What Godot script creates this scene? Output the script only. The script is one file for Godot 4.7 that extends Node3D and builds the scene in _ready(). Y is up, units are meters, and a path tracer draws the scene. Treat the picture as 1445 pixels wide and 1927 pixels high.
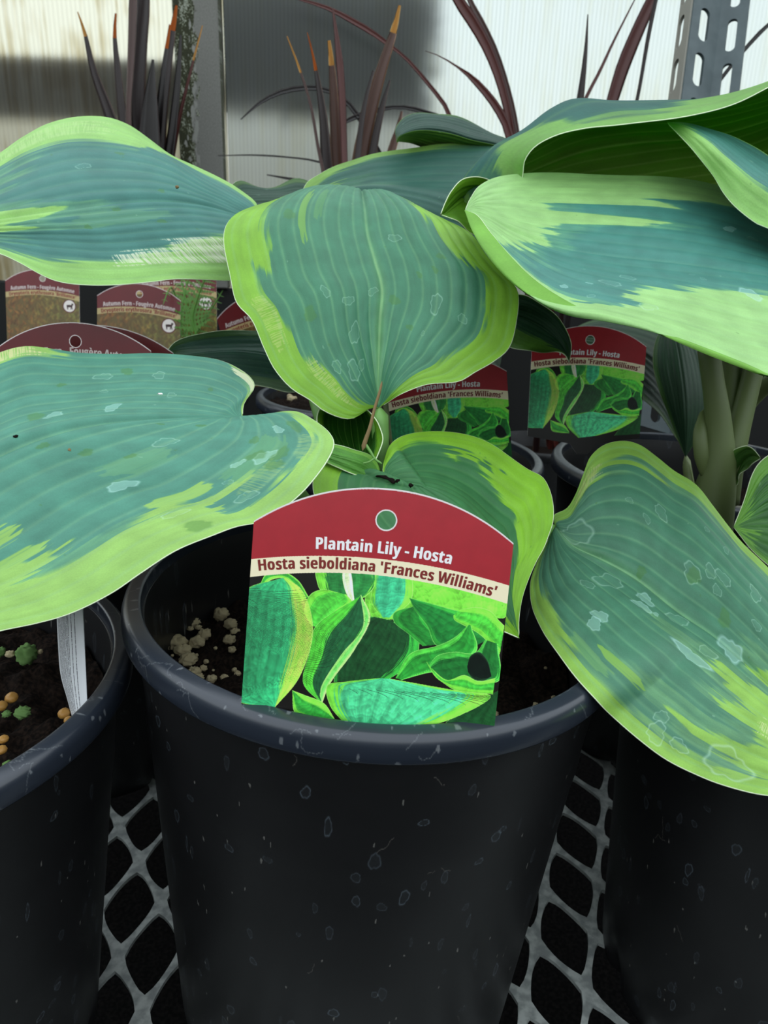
extends Node3D
# Hosta plants in black nursery pots on an expanded-metal greenhouse bench. Units are metres, y is up.

const F := 1391.0                     # focal length in pixels of the 1445 x 1927 photograph
const PITCH := 0.338594               # camera looks down 19.4 degrees
const ROLL := 0.034907
const EYE := Vector3(0.0, 1.10, 0.32)
const BENCH := 0.70

var cam_right := Vector3.RIGHT
var cam_up := Vector3.UP
var cam_fwd := Vector3.FORWARD
var M := {}
var nz_low := PackedByteArray()
var nz_streak := PackedByteArray()
var nz_fine := PackedByteArray()
var bump_tex: ImageTexture
var rng := RandomNumberGenerator.new()
var hosta_print: ImageTexture
var fern_print: ImageTexture
var taken := {}


func _ready() -> void:
	rng.seed = 7
	# ---- camera
	var cam := Camera3D.new()
	cam.name = "camera"
	cam_fwd = Vector3(0, -sin(PITCH), -cos(PITCH))
	var up0 := Vector3(0, cos(PITCH), -sin(PITCH))
	cam_right = Vector3.RIGHT * cos(ROLL) + up0 * sin(ROLL)
	cam_up = up0 * cos(ROLL) - Vector3.RIGHT * sin(ROLL)
	cam.transform = Transform3D(Basis(cam_right, cam_up, -cam_fwd), EYE)
	var attr := CameraAttributesPhysical.new()
	attr.frustum_focal_length = 12.0 / (1927.0 / 2.0 / F)
	attr.frustum_focus_distance = 0.30
	attr.exposure_aperture = attr.frustum_focal_length / 1.0
	attr.frustum_near = 0.02
	attr.frustum_far = 60.0
	cam.attributes = attr
	cam.current = true
	add_child(cam)
	cam.fov = rad_to_deg(2.0 * atan(1927.0 / 2.0 / F))
	cam.near = 0.02
	# ---- sky: even overcast daylight
	var sky_mat := ProceduralSkyMaterial.new()
	sky_mat.sky_top_color = Color(0.93, 0.97, 1.0)
	sky_mat.sky_horizon_color = Color(0.97, 1.0, 0.98)
	sky_mat.ground_bottom_color = Color(0.20, 0.20, 0.18)
	sky_mat.ground_horizon_color = Color(0.32, 0.32, 0.29)
	sky_mat.sky_energy_multiplier = 1.0
	var env := Environment.new()
	env.background_mode = Environment.BG_SKY
	env.sky = Sky.new()
	env.sky.sky_material = sky_mat
	env.background_energy_multiplier = 1.0
	env.tonemap_mode = Environment.TONE_MAPPER_LINEAR
	env.tonemap_exposure = 1.8
	env.sdfgi_enabled = true
	env.ssao_enabled = true
	env.ssil_enabled = true
	var we := WorldEnvironment.new()
	we.name = "environment"
	we.environment = env
	add_child(we)
	# ---- build
	noises()
	materials()
	structure()
	bench()
	pots()
	hosta_print = ImageTexture.create_from_image(paint_hosta_print())
	fern_print = ImageTexture.create_from_image(paint_fern_print())
	tags()
	centre_hosta()
	rear_hostas()
	cordylines()
	ferns()
	small_things()


# ------------------------------------------------------------------ places
func ray(px: float, py: float) -> Vector3:
	return cam_fwd + cam_right * ((px - 722.5) / F) + cam_up * ((963.5 - py) / F)


func at(px: float, py: float, d: float) -> Vector3:      # the point seen at that pixel of the photograph, d metres in front of the lens
	return EYE + ray(px, py) * d


func at_z(px: float, py: float, z: float) -> Vector3:      # the point of an upright plane across the view seen at that pixel
	var r := ray(px, py)
	return EYE + r * ((z - EYE.z) / r.z)


func on_level(px: float, py: float, y: float) -> Vector3:  # the point of a level surface seen at that pixel
	var r := ray(px, py)
	return EYE + r * ((y - EYE.y) / r.y)


# ------------------------------------------------------------------ nodes
func numbered(called: String) -> String:
	if not taken.has(called):
		taken[called] = 0
		return called
	taken[called] += 1
	return "%s_%03d" % [called, taken[called]]


func thing(called: String, label: String, category: String, where := Vector3.ZERO, group := "") -> Node3D:
	var o := Node3D.new()
	o.name = numbered(called)
	add_child(o)
	o.position = where
	mark(o, label, category, group)
	return o


func mark(o: Node3D, label: String, category: String, group := "", kind := "") -> Node3D:
	if label:
		o.set_meta("label", label)
	if category:
		o.set_meta("category", category)
	if group:
		o.set_meta("group", group)
	if kind:
		o.set_meta("kind", kind)
	return o


func obj(called: String, mesh: Mesh, mat: Material, parent: Node = null) -> MeshInstance3D:
	var o := MeshInstance3D.new()
	o.mesh = mesh
	if mat:
		o.material_override = mat
	o.name = numbered(called) if parent == null else called
	if parent == null:
		add_child(o)
	else:
		parent.add_child(o, true)
		if parent is Node3D and parent.get_parent() == self and parent.position != Vector3.ZERO and not parent.has_meta("local"):
			o.position = -parent.position
	return o


func local(o: Node3D) -> Node3D:         # its children are given in its own axes, not in the world's
	o.set_meta("local", true)
	return o


# ------------------------------------------------------------------ noise, materials
func noise_bytes(w: int, h: int, freq: float, sd: int, oct := 3) -> Image:
	var n := FastNoiseLite.new()
	n.noise_type = FastNoiseLite.TYPE_SIMPLEX_SMOOTH
	n.seed = sd
	n.frequency = freq
	n.fractal_octaves = oct
	var im := n.get_seamless_image(w, h, false, false, 0.15, true)
	im.convert(Image.FORMAT_L8)
	return im


func noises() -> void:
	nz_low = noise_bytes(512, 512, 0.012, 3, 4).get_data()
	var s := noise_bytes(40, 512, 0.09, 11, 3)
	s.resize(512, 512, Image.INTERPOLATE_BILINEAR)
	nz_streak = s.get_data()
	nz_fine = noise_bytes(512, 512, 0.22, 5, 2).get_data()
	bump_tex = ImageTexture.create_from_image(noise_bytes(512, 512, 0.035, 9, 4))


func mat(called: String, c: Color, rough := 0.6, spec := 0.5, metal := 0.0) -> StandardMaterial3D:
	var m := StandardMaterial3D.new()
	m.resource_name = called
	m.albedo_color = c
	m.roughness = rough
	m.metallic_specular = spec
	m.metallic = metal
	M[called] = m
	return m


func ramp_noise(c0: Color, c1: Color, freq: float, sd: int, size := 512, oct := 4, mid := 0.5) -> ImageTexture:
	var src := noise_bytes(size, size, freq, sd, oct).get_data()
	var lut := []
	for i in 256:
		lut.append(c0.lerp(c1, smoothstep(mid - 0.3, mid + 0.3, i / 255.0)))
	var d := PackedByteArray()
	d.resize(size * size * 3)
	var k := 0
	for b in src:
		var c: Color = lut[b]
		d[k] = c.r8
		d[k + 1] = c.g8
		d[k + 2] = c.b8
		k += 3
	return ImageTexture.create_from_image(Image.create_from_data(size, size, false, Image.FORMAT_RGB8, d))


func triplanar(m: StandardMaterial3D, scale: float) -> StandardMaterial3D:
	m.uv1_triplanar = true
	m.uv1_scale = Vector3.ONE * scale
	return m


func materials() -> void:
	mat("card_edge", Color(0.93, 0.91, 0.9), 0.5)
	mat("card_back", Color(0.86, 0.87, 0.86), 0.5)
	mat("white_ink", Color(0.98, 0.96, 0.96), 0.45)
	mat("brown_ink", Color(0.50, 0.13, 0.10), 0.45)
	mat("soft_white_ink", Color(0.80, 0.74, 0.72), 0.5)
	mat("leaf_edge", Color(0.86, 0.92, 0.76), 0.5)
	mat("petiole", Color(0.46, 0.66, 0.33), 0.45)
	mat("old_petiole", Color(0.40, 0.46, 0.27), 0.5)
	M.petiole.backlight_enabled = true
	M.petiole.backlight = Color(0.25, 0.25, 0.25)
	var soil := mat("soil", Color.WHITE, 0.95, 0.2)
	soil.albedo_texture = ramp_noise(Color(0.045, 0.035, 0.03), Color(0.17, 0.13, 0.105), 0.05, 21)
	soil.heightmap_enabled = true
	soil.heightmap_texture = soil.albedo_texture
	soil.heightmap_scale = 0.15
	triplanar(soil, 14.0)
	var perl := mat("perlite", Color.WHITE, 0.9, 0.2)
	perl.albedo_texture = ramp_noise(Color(0.50, 0.41, 0.24), Color(0.86, 0.83, 0.72), 0.03, 22, 256)
	triplanar(perl, 60.0)
	var moss := mat("mossy_perlite", Color.WHITE, 0.95, 0.2)
	moss.albedo_texture = ramp_noise(Color(0.14, 0.30, 0.07), Color(0.62, 0.74, 0.50), 0.04, 23, 256)
	triplanar(moss, 70.0)
	var bead := mat("bead", Color.WHITE, 0.45, 0.5)
	bead.albedo_texture = ramp_noise(Color(0.60, 0.40, 0.15), Color(0.82, 0.64, 0.34), 0.03, 24, 256)
	triplanar(bead, 40.0)
	var steel := mat("galvanised_steel", Color.WHITE, 0.5, 0.5, 0.35)
	steel.albedo_texture = ramp_noise(Color(0.60, 0.62, 0.61), Color(0.78, 0.80, 0.78), 0.02, 25)
	triplanar(steel, 9.0)
	var grey := mat("grey_paint", Color.WHITE, 0.55, 0.5)
	grey.albedo_texture = ramp_noise(Color(0.22, 0.27, 0.28), Color(0.29, 0.34, 0.35), 0.02, 26, 256)
	triplanar(grey, 6.0)
	mat("pale_steel", Color(0.50, 0.49, 0.45), 0.6, 0.5)
	mat("twig", Color(0.50, 0.42, 0.29), 0.8, 0.3)
	mat("fern_green", Color(0.30, 0.52, 0.14), 0.55)
	M.fern_green.backlight_enabled = true
	M.fern_green.backlight = Color(0.5, 0.5, 0.5)
	mat("black_tray", Color(0.06, 0.065, 0.065), 0.5)
	mat("scrap", Color(0.09, 0.075, 0.06), 0.9, 0.2)
	var w := mat("water", Color(1, 1, 1, 0.02), 0.02, 0.5)
	w.refraction_enabled = true
	w.refraction_scale = 0.033
	w.transparency = BaseMaterial3D.TRANSPARENCY_ALPHA
	pot_material()


func pot_material() -> void:
	# black plastic with dust and the dried outlines of splashed drops
	var W := 2048
	var H := 768
	var im := Image.create(W, H, false, Image.FORMAT_RGB8)
	im.fill(Color(0.085, 0.085, 0.092))
	var d := im.get_data()
	for j in H:
		var k := j * W * 3
		for i in W:
			var l: float = nz_low[((j >> 1) & 511) * 512 + ((i >> 2) & 511)] / 255.0
			var v := 20.0 + 10.0 * l
			d[k] = int(v)
			d[k + 1] = int(v)
			d[k + 2] = int(v * 1.04)
			k += 3
	im = Image.create_from_data(W, H, false, Image.FORMAT_RGB8, d)
	var r := RandomNumberGenerator.new()
	r.seed = 41
	for n in 1000:
		var c := Vector2(r.randf() * W, H * (0.08 + 0.9 * r.randf()))
		var kind := r.randf()
		if kind < 0.5:
			blot(im, c, Vector2(2.0 + 5.0 * r.randf(), 2.0 + 6.0 * r.randf()), Color(0.38, 0.43, 0.47), 0.35 + 0.45 * r.randf(), 0.12, r, 0.3, 0.22)
		elif kind < 0.93:
			blot(im, c, Vector2(0.6 + 0.9 * r.randf(), 0.8 + 2.2 * r.randf()), Color(0.56, 0.55, 0.52), 0.65, 0.65, r, 0.3)
		else:
			var a := r.randf() * TAU
			for s in 6 + r.randi() % 18:
				c += Vector2.from_angle(a) * 1.2
				a += (r.randf() - 0.5) * 0.9
				dot(im, c, Color(0.48, 0.46, 0.42), 0.55)
	var tex := ImageTexture.create_from_image(im)
	var m := mat("pot_plastic", Color.WHITE, 0.42, 0.5)
	m.albedo_texture = tex
	var rim := mat("pot_rim", Color.WHITE, 0.30, 0.6)
	var ri := Image.create(2048, 64, false, Image.FORMAT_RGB8)
	ri.fill(Color(0.15, 0.175, 0.215))  # bluer and lighter than the body: sky reflection put into the base colour
	for n in 260:
		var c := Vector2(r.randf() * 2048, 64 * r.randf())
		if r.randf() < 0.5:
			blot(ri, c, Vector2(1.0 + 2.0 * r.randf(), 1.0 + 1.5 * r.randf()), Color(0.62, 0.63, 0.62), 0.5, 0.5, r, 0.3)
		else:
			var a := (r.randf() - 0.5) * 0.8
			for s in 8 + r.randi() % 20:
				c += Vector2.from_angle(a) * 1.3
				a += (r.randf() - 0.5) * 0.8
				dot(ri, c, Color(0.52, 0.53, 0.52), 0.5)
	rim.albedo_texture = ImageTexture.create_from_image(ri)


func dot(im: Image, p: Vector2, c: Color, a: float) -> void:
	var x := int(p.x)
	var y := int(p.y)
	if x >= 0 and y >= 0 and x < im.get_width() and y < im.get_height():
		im.set_pixel(x, y, im.get_pixel(x, y).lerp(c, a))


func blot(im: Image, c: Vector2, r: Vector2, col: Color, line: float, fill: float, g: RandomNumberGenerator, wobble := 0.2, width := 0.16) -> void:
	# the dried outline of a drop: an uneven ring, faintly filled
	var p1 := g.randf() * TAU
	var p2 := g.randf() * TAU
	var p3 := g.randf() * TAU
	var R := maxf(r.x, r.y) * 1.5
	for y in range(maxi(0, int(c.y - R)), mini(im.get_height(), int(c.y + R) + 2)):
		for x in range(maxi(0, int(c.x - R)), mini(im.get_width(), int(c.x + R) + 2)):
			var q := (Vector2(x, y) - c) / r
			var t := q.angle()
			var rr := q.length() / (1.0 + wobble * (sin(2.0 * t + p1) * 0.5 + sin(3.0 * t + p2) * 0.3 + sin(7.0 * t + p3) * 0.2))
			var a := line * clampf(1.0 - absf(rr - 0.95) / width, 0.0, 1.0)
			if rr < 0.95:
				a = maxf(a, fill)
			if a > 0.01:
				im.set_pixel(x, y, im.get_pixel(x, y).lerp(col, a))


# ------------------------------------------------------------------ mesh helpers
func spline(p: Array, n: int) -> PackedVector3Array:
	# Catmull-Rom through the points, n + 1 samples at even steps of length
	var dense := PackedVector3Array()
	var c := p.size()
	for i in c - 1:
		var a: Vector3 = p[maxi(i - 1, 0)]
		var b: Vector3 = p[i]
		var d: Vector3 = p[i + 1]
		var e: Vector3 = p[mini(i + 2, c - 1)]
		var l1 := sqrt(maxf((d - b).length(), 1e-6))
		var l0 := sqrt(maxf((b - a).length(), 1e-6)) if i > 0 else l1
		var l2 := sqrt(maxf((e - d).length(), 1e-6)) if i < c - 2 else l1
		var m0 := ((b - a) / l0 - (d - a) / (l0 + l1) + (d - b) / l1) * l1 if i > 0 else d - b
		var m1 := ((d - b) / l1 - (e - b) / (l1 + l2) + (e - d) / l2) * l1 if i < c - 2 else d - b
		for k in 16:
			var t := k / 16.0
			var t2 := t * t
			var t3 := t2 * t
			dense.append(b * (2 * t3 - 3 * t2 + 1) + m0 * (t3 - 2 * t2 + t) + d * (3 * t2 - 2 * t3) + m1 * (t3 - t2))
	dense.append(p[c - 1])
	var cum := PackedFloat32Array([0.0])
	for i in range(1, dense.size()):
		cum.append(cum[i - 1] + dense[i].distance_to(dense[i - 1]))
	var out := PackedVector3Array()
	var j := 0
	for i in n + 1:
		var s := cum[cum.size() - 1] * i / n
		while j < dense.size() - 2 and cum[j + 1] < s:
			j += 1
		out.append(dense[j].lerp(dense[j + 1], clampf((s - cum[j]) / maxf(cum[j + 1] - cum[j], 1e-9), 0.0, 1.0)))
	return out


func pixels(p: Array) -> Array:          # [x, y, depth] triples -> points
	var out := []
	for v in p:
		out.append(at(v.x, v.y, v.z))
	return out


func grid_mesh(P: PackedVector3Array, nu: int, nv: int, UV: PackedVector2Array, closed := false) -> ArrayMesh:
	# a smooth sheet of (nu + 1) x (nv + 1) points
	var N := PackedVector3Array()
	N.resize(P.size())
	var w := nv + 1
	var idx := PackedInt32Array()
	for i in nu:
		for j in nv:
			var a := i * w + j
			for t in [[a, a + w, a + 1], [a + 1, a + w, a + w + 1]]:
				idx.append_array(PackedInt32Array(t))
				var n := (P[t[2]] - P[t[0]]).cross(P[t[1]] - P[t[0]])
				N[t[0]] += n
				N[t[1]] += n
				N[t[2]] += n
	if closed:
		for i in nu + 1:
			var n := N[i * w] + N[i * w + nv]
			N[i * w] = n
			N[i * w + nv] = n
	for i in N.size():
		N[i] = N[i].normalized()
	var arr := []
	arr.resize(Mesh.ARRAY_MAX)
	arr[Mesh.ARRAY_VERTEX] = P
	arr[Mesh.ARRAY_NORMAL] = N
	arr[Mesh.ARRAY_TEX_UV] = UV
	arr[Mesh.ARRAY_INDEX] = idx
	var m := ArrayMesh.new()
	m.add_surface_from_arrays(Mesh.PRIMITIVE_TRIANGLES, arr)
	return m


func lathe(profile: Array, segs: int, bend = null) -> ArrayMesh:
	# turned round y; bend(radius, y, angle) may change the radius
	var P := PackedVector3Array()
	var UV := PackedVector2Array()
	var n := profile.size()
	for i in n:
		for j in segs + 1:
			var a := TAU * j / segs
			var r: float = profile[i].x
			if bend != null:
				r = bend.call(r, profile[i].y, a)
			P.append(Vector3(r * cos(a), profile[i].y, r * sin(a)))
			UV.append(Vector2(float(j) / segs, float(i) / (n - 1)))
	return grid_mesh(P, n - 1, segs, UV, true)


func tube(points: Array, radii: Array, segs := 10, n := 24, flat := 1.0, side := Vector3.RIGHT) -> ArrayMesh:
	var c := spline(points, n)
	var P := PackedVector3Array()
	var UV := PackedVector2Array()
	for i in n + 1:
		var t := (c[mini(i + 1, n)] - c[maxi(i - 1, 0)]).normalized()
		var a := (side - t * side.dot(t)).normalized()
		var b := t.cross(a)
		var f := float(i) / n * (radii.size() - 1)
		var r: float = lerpf(radii[int(f)], radii[mini(int(f) + 1, radii.size() - 1)], f - int(f))
		if i == 0 or i == n:
			r *= 0.15
		for j in segs + 1:
			var th := TAU * j / segs
			P.append(c[i] + (a * cos(th) + b * sin(th) * flat) * r)
			UV.append(Vector2(float(i) / n, float(j) / segs))
	return grid_mesh(P, n, segs, UV, true)


func ring_plate(st: SurfaceTool, outer: PackedVector2Array, inner: PackedVector2Array, f: Transform3D, thick: float, uv_box := Rect2(), sides := true) -> void:
	# a plate between two outlines of the same count: front (+z), back, and both walls
	var n := outer.size()
	var put := func(p: Vector2, z: float, nrm: Vector3):
		if uv_box.has_area():
			st.set_uv(Vector2(clampf((p.x - uv_box.position.x) / uv_box.size.x, 0.002, 0.998), clampf(1.0 - (p.y - uv_box.position.y) / uv_box.size.y, 0.002, 0.998)))
		st.set_normal((f.basis * nrm).normalized())
		st.add_vertex(f * Vector3(p.x, p.y, z))
	var quad := func(a: Vector2, az: float, b: Vector2, bz: float, c: Vector2, cz: float, d: Vector2, dz: float, nrm: Vector3):
		var o3 := Vector3(a.x, a.y, az)
		var turn := (Vector3(c.x, c.y, cz) - o3).cross(Vector3(b.x, b.y, bz) - o3).dot(nrm) + (Vector3(d.x, d.y, dz) - o3).cross(Vector3(c.x, c.y, cz) - o3).dot(nrm)
		var order := [[a, az], [b, bz], [c, cz], [a, az], [c, cz], [d, dz]] if turn > 0.0 else [[a, az], [c, cz], [b, bz], [a, az], [d, dz], [c, cz]]
		for q in order:
			put.call(q[0], q[1], nrm)
	var h := thick / 2.0
	for i in n:
		var j := (i + 1) % n
		quad.call(outer[i], h, inner[i], h, inner[j], h, outer[j], h, Vector3(0, 0, 1))
		if sides:
			quad.call(outer[i], -h, outer[j], -h, inner[j], -h, inner[i], -h, Vector3(0, 0, -1))
			var e := (outer[j] - outer[i]).orthogonal().normalized()
			quad.call(outer[i], -h, outer[i], h, outer[j], h, outer[j], -h, Vector3(e.x, e.y, 0) * signf(e.dot(outer[i] - inner[i])))
			var q := (inner[j] - inner[i]).orthogonal().normalized()
			quad.call(inner[i], h, inner[i], -h, inner[j], -h, inner[j], h, Vector3(q.x, q.y, 0) * signf(q.dot(outer[i] - inner[i])) * -1.0)


func slab(size: Vector3, bevel := 0.002) -> ArrayMesh:
	# a box with chamfered edges
	var st := SurfaceTool.new()
	st.begin(Mesh.PRIMITIVE_TRIANGLES)
	var h := size / 2.0
	var b := minf(bevel, minf(h.x, minf(h.y, h.z)) * 0.6)
	var pts := []
	for sx in [-1, 1]:
		for sy in [-1, 1]:
			for sz in [-1, 1]:
				var s := Vector3(sx, sy, sz)
				pts.append([s * h - Vector3(0, sy, sz) * b, s * h - Vector3(sx, 0, sz) * b, s * h - Vector3(sx, sy, 0) * b])
	var face := func(q: Array):
		var n: Vector3 = (q[1] - q[0]).cross(q[2] - q[0])
		var c := Vector3.ZERO
		for v in q:
			c += v
		if n.dot(c) > 0.0:
			q.reverse()
		n = n.normalized() * signf(n.dot(c))
		for k in range(1, q.size() - 1):
			for v in [q[0], q[k], q[k + 1]]:
				st.set_normal(n)
				st.set_uv(Vector2(v.x / size.x + 0.5, 0.5 - v.y / size.y))
				st.add_vertex(v)
	var at8 := func(x: int, y: int, z: int) -> Array: return pts[(4 if x > 0 else 0) + (2 if y > 0 else 0) + (1 if z > 0 else 0)]
	for s in [-1, 1]:
		face.call([at8.call(s, -1, -1)[0], at8.call(s, 1, -1)[0], at8.call(s, 1, 1)[0], at8.call(s, -1, 1)[0]])
		face.call([at8.call(-1, s, -1)[1], at8.call(1, s, -1)[1], at8.call(1, s, 1)[1], at8.call(-1, s, 1)[1]])
		face.call([at8.call(-1, -1, s)[2], at8.call(1, -1, s)[2], at8.call(1, 1, s)[2], at8.call(-1, 1, s)[2]])
		for t in [-1, 1]:
			face.call([at8.call(s, t, -1)[0], at8.call(s, t, 1)[0], at8.call(s, t, 1)[1], at8.call(s, t, -1)[1]])
			face.call([at8.call(s, -1, t)[0], at8.call(s, 1, t)[0], at8.call(s, 1, t)[2], at8.call(s, -1, t)[2]])
			face.call([at8.call(-1, s, t)[1], at8.call(1, s, t)[1], at8.call(1, s, t)[2], at8.call(-1, s, t)[2]])
			for w in [-1, 1]:
				face.call(at8.call(s, t, w).duplicate())
	return st.commit()


func lump(sd: int, size: Vector3, rough := 0.35, rings := 10, segs := 14) -> ArrayMesh:
	# an uneven pebble
	var n := FastNoiseLite.new()
	n.seed = sd
	n.frequency = 1.25
	n.fractal_octaves = 3
	var P := PackedVector3Array()
	var UV := PackedVector2Array()
	for i in rings + 1:
		var a := PI * i / rings
		for j in segs + 1:
			var b := TAU * (j % segs) / segs
			var v := Vector3(sin(a) * cos(b), cos(a), sin(a) * sin(b))
			P.append(v * size * 0.5 * (1.0 + rough * n.get_noise_3dv(v * 1.3)))
			UV.append(Vector2(float(j) / segs, float(i) / rings))
	return grid_mesh(P, rings, segs, UV, true)


# ------------------------------------------------------------------ the greenhouse
func structure() -> void:
	# dark weed fabric under the bench, with its green guide thread
	var ground := mat("weed_fabric", Color.WHITE, 0.95, 0.1)
	ground.albedo_texture = ramp_noise(Color(0.035, 0.035, 0.035), Color(0.075, 0.07, 0.068), 0.05, 31)
	triplanar(ground, 6.0)
	var fl := obj("floor", slab(Vector3(4.0, 0.04, 3.6), 0.004), ground)
	fl.position = Vector3(0, 0.26, 0.2)
	mark(fl, "black woven ground fabric in deep shade under the mesh bench", "", "", "structure")
	var th := obj("guide_thread", tube([Vector3(-0.9, 0.2815, -0.06), Vector3(-0.3, 0.2815, -0.05), Vector3(0.3, 0.2815, -0.055), Vector3(0.9, 0.2815, -0.05)], [0.0016, 0.0016], 6, 30), mat("green_thread", Color(0.10, 0.35, 0.18), 0.7), fl)
	th.position = -fl.position
	# twin-wall sheets of the greenhouse side: dirty, fluted, with blurred daylight behind
	var wall := Node3D.new()
	wall.name = "wall_back"
	add_child(wall)
	mark(wall, "cloudy fluted plastic greenhouse wall with green and rusty stains", "", "", "structure")
	var z := -0.95
	var sheets := [[-1.25, -0.262, "sheet_stained", 0], [-0.262, 0.60, "sheet_clear", 1], [0.604, 1.3, "sheet_dusty", 2]]
	for s in sheets:
		var im := stain_image(s[3])
		var m := mat(s[2], Color(1, 1, 1, 0.03), 0.34, 0.5)
		m.albedo_texture = ImageTexture.create_from_image(im)
		m.refraction_enabled = true
		m.refraction_scale = 0.03
		m.transparency = BaseMaterial3D.TRANSPARENCY_ALPHA
		var w: float = s[1] - s[0]
		var o := obj("panel", slab(Vector3(w - 0.002, 0.86, 0.006), 0.0006), m, wall)
		o.position = Vector3((s[0] + s[1]) / 2.0, 1.035 + 0.43, z)
	var sill := obj("wall_base", slab(Vector3(2.6, 0.70, 0.03), 0.003), mat("base_board", Color(0.055, 0.06, 0.055), 0.85), wall)
	sill.position = Vector3(0, 0.685, z)
	# mossy glazing bar
	var bar := mat("glazing_bar", Color.WHITE, 0.7, 0.4)
	bar.albedo_texture = ImageTexture.create_from_image(moss_image())
	var bx := at_z(380, 170, z)
	var tr := obj("trim_1", slab(Vector3(0.066, 0.86, 0.022), 0.002), bar)
	tr.position = Vector3(bx.x + 0.001, 1.465, z + 0.016)
	mark(tr, "grey glazing bar with dark green moss growing down it", "", "", "structure")
	# outside: a pale yard wall, a dark rail and a clipped hedge, seen blurred through the sheets
	var yard := obj("wall_outside", slab(Vector3(2.6, 1.6, 0.12), 0.01), mat("yard_wall", Color(0.93, 0.91, 0.87), 0.9))
	yard.position = Vector3(-1.17, 0.69, -2.15)
	mark(yard, "pale yard wall outside, seen blurred through the cloudy sheets", "", "", "structure")
	var rail := obj("trim_2", slab(Vector3(1.4, 0.085, 0.05), 0.004), mat("dark_rail", Color(0.17, 0.145, 0.085), 0.8))
	rail.position = Vector3(-1.03, 1.335, -1.06)
	mark(rail, "dark timber rail outside, a blurred band behind the stained sheet", "", "", "structure")
	hedge()
	# unseen low walls, out of view, sized to hold back low skylight
	var boards := mat("unseen_wall_board", Color(0.40, 0.42, 0.40), 0.85)
	for w in [["unseen_wall_front", Vector3(4.0, 1.15, 0.06), Vector3(0, 0.835, 1.98), "unseen grey wall behind the viewer, holding back low skylight"], ["unseen_wall_left", Vector3(0.06, 1.15, 3.0), Vector3(-1.97, 0.835, 0.45), "unseen grey wall at one end, holding back low skylight"], ["unseen_wall_right", Vector3(0.06, 1.15, 3.0), Vector3(1.97, 0.835, 0.45), "unseen grey wall at the other end, holding back low skylight"]]:
		var o := obj(w[0], slab(w[1], 0.004), boards)
		o.position = w[2]
		mark(o, w[3], "", "", "structure")
	# slotted steel upright
	upright()


func stain_image(kind: int) -> Image:
	var W := 1024
	var H := 512
	var d := PackedByteArray()
	d.resize(W * H * 3)
	var base: Color = [Color(0.82, 0.81, 0.74), Color(0.775, 0.80, 0.785), Color(0.79, 0.78, 0.69)][kind]
	var dirt: Color = [Color(0.55, 0.48, 0.30), Color(0.72, 0.72, 0.62), Color(0.62, 0.60, 0.42)][kind]
	var amount: float = [0.75, 0.35, 0.7][kind]
	var k := 0
	for j in H:
		for i in W:
			var l: float = nz_low[(j & 511) * 512 + ((i >> 1) & 511)] / 255.0
			var s: float = nz_streak[((i * 3 / 4) & 511) * 512 + (j & 511)] / 255.0
			var a := clampf((l * 0.55 + s * 0.65 - 0.55) * 2.2, 0.0, 1.0) * amount
			var fl := 0.91 + 0.09 * absf(sin(i * PI / 7.0))
			d[k] = int(255.0 * fl * lerpf(base.r, dirt.r, a))
			d[k + 1] = int(255.0 * fl * lerpf(base.g, dirt.g, a))
			d[k + 2] = int(255.0 * fl * lerpf(base.b, dirt.b, a))
			k += 3
	return Image.create_from_data(W, H, false, Image.FORMAT_RGB8, d)


func moss_image() -> Image:
	var W := 128
	var H := 1024
	var im := Image.create(W, H, false, Image.FORMAT_RGB8)
	for j in H:
		for i in W:
			var l: float = nz_low[((j * 2) & 511) * 512 + ((i * 3) & 511)] / 255.0
			var f: float = nz_fine[(j & 511) * 512 + i] / 255.0
			var g := Color(0.40, 0.40, 0.38).lerp(Color(0.52, 0.52, 0.50), f * 0.6)
			var edge := 0.50 - 0.22 * clampf((j / 1024.0 - 0.55) * 4.0, 0.0, 1.0) + (l - 0.5) * 0.5
			if i / 128.0 < edge:
				g = Color(0.13, 0.14, 0.07).lerp(Color(0.30, 0.32, 0.16), f * l)
				if f + l > 1.22:
					g = Color(0.55, 0.57, 0.52)
			elif i < 60 and l < 0.42:
				g = g.lerp(Color(0.60, 0.61, 0.58), 0.5)
			im.set_pixel(i, j, g)
	return im


func hedge() -> void:
	var o := thing("hedge", "dark green hedge outside, a blurred shape behind the clear plastic sheet", "hedge", Vector3(-0.10, 0.26, -1.20))
	local(o)
	obj("stem", tube([Vector3(0, 0, 0), Vector3(0.01, 0.5, 0), Vector3(0, 1.15, 0)], [0.02, 0.015, 0.01], 8, 10), M.twig, o)
	var leaf := SurfaceTool.new()
	leaf.begin(Mesh.PRIMITIVE_TRIANGLES)
	for t in [[Vector3(0, 0, 0), Vector3(0, 1, 0), Vector3(0.4, 0.5, 0.08)], [Vector3(0, 0, 0), Vector3(-0.4, 0.5, 0.08), Vector3(0, 1, 0)]]:
		for v in t:
			leaf.set_normal(Vector3(0, 0, 1))
			leaf.add_vertex(v)
	var mm := MultiMesh.new()
	mm.transform_format = MultiMesh.TRANSFORM_3D
	mm.mesh = leaf.commit()
	mm.instance_count = 5200
	for i in mm.instance_count:
		var p := Vector3(rng.randf_range(-0.26, 0.16), rng.randf_range(1.085, 1.265), rng.randf_range(-0.06, 0.06))
		p.x *= 1.0 - 0.25 * rng.randf()
		var b := Basis.from_euler(Vector3(rng.randf() * TAU, rng.randf() * TAU, rng.randf() * TAU)) * (0.022 + 0.016 * rng.randf())
		mm.set_instance_transform(i, Transform3D(b, p))
	var mi := MultiMeshInstance3D.new()
	mi.multimesh = mm
	mi.material_override = mat("hedge_leaf", Color(0.20, 0.25, 0.15), 0.7)
	mi.name = "foliage"
	mi.set_meta("kind", "stuff")
	o.add_child(mi)


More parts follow.
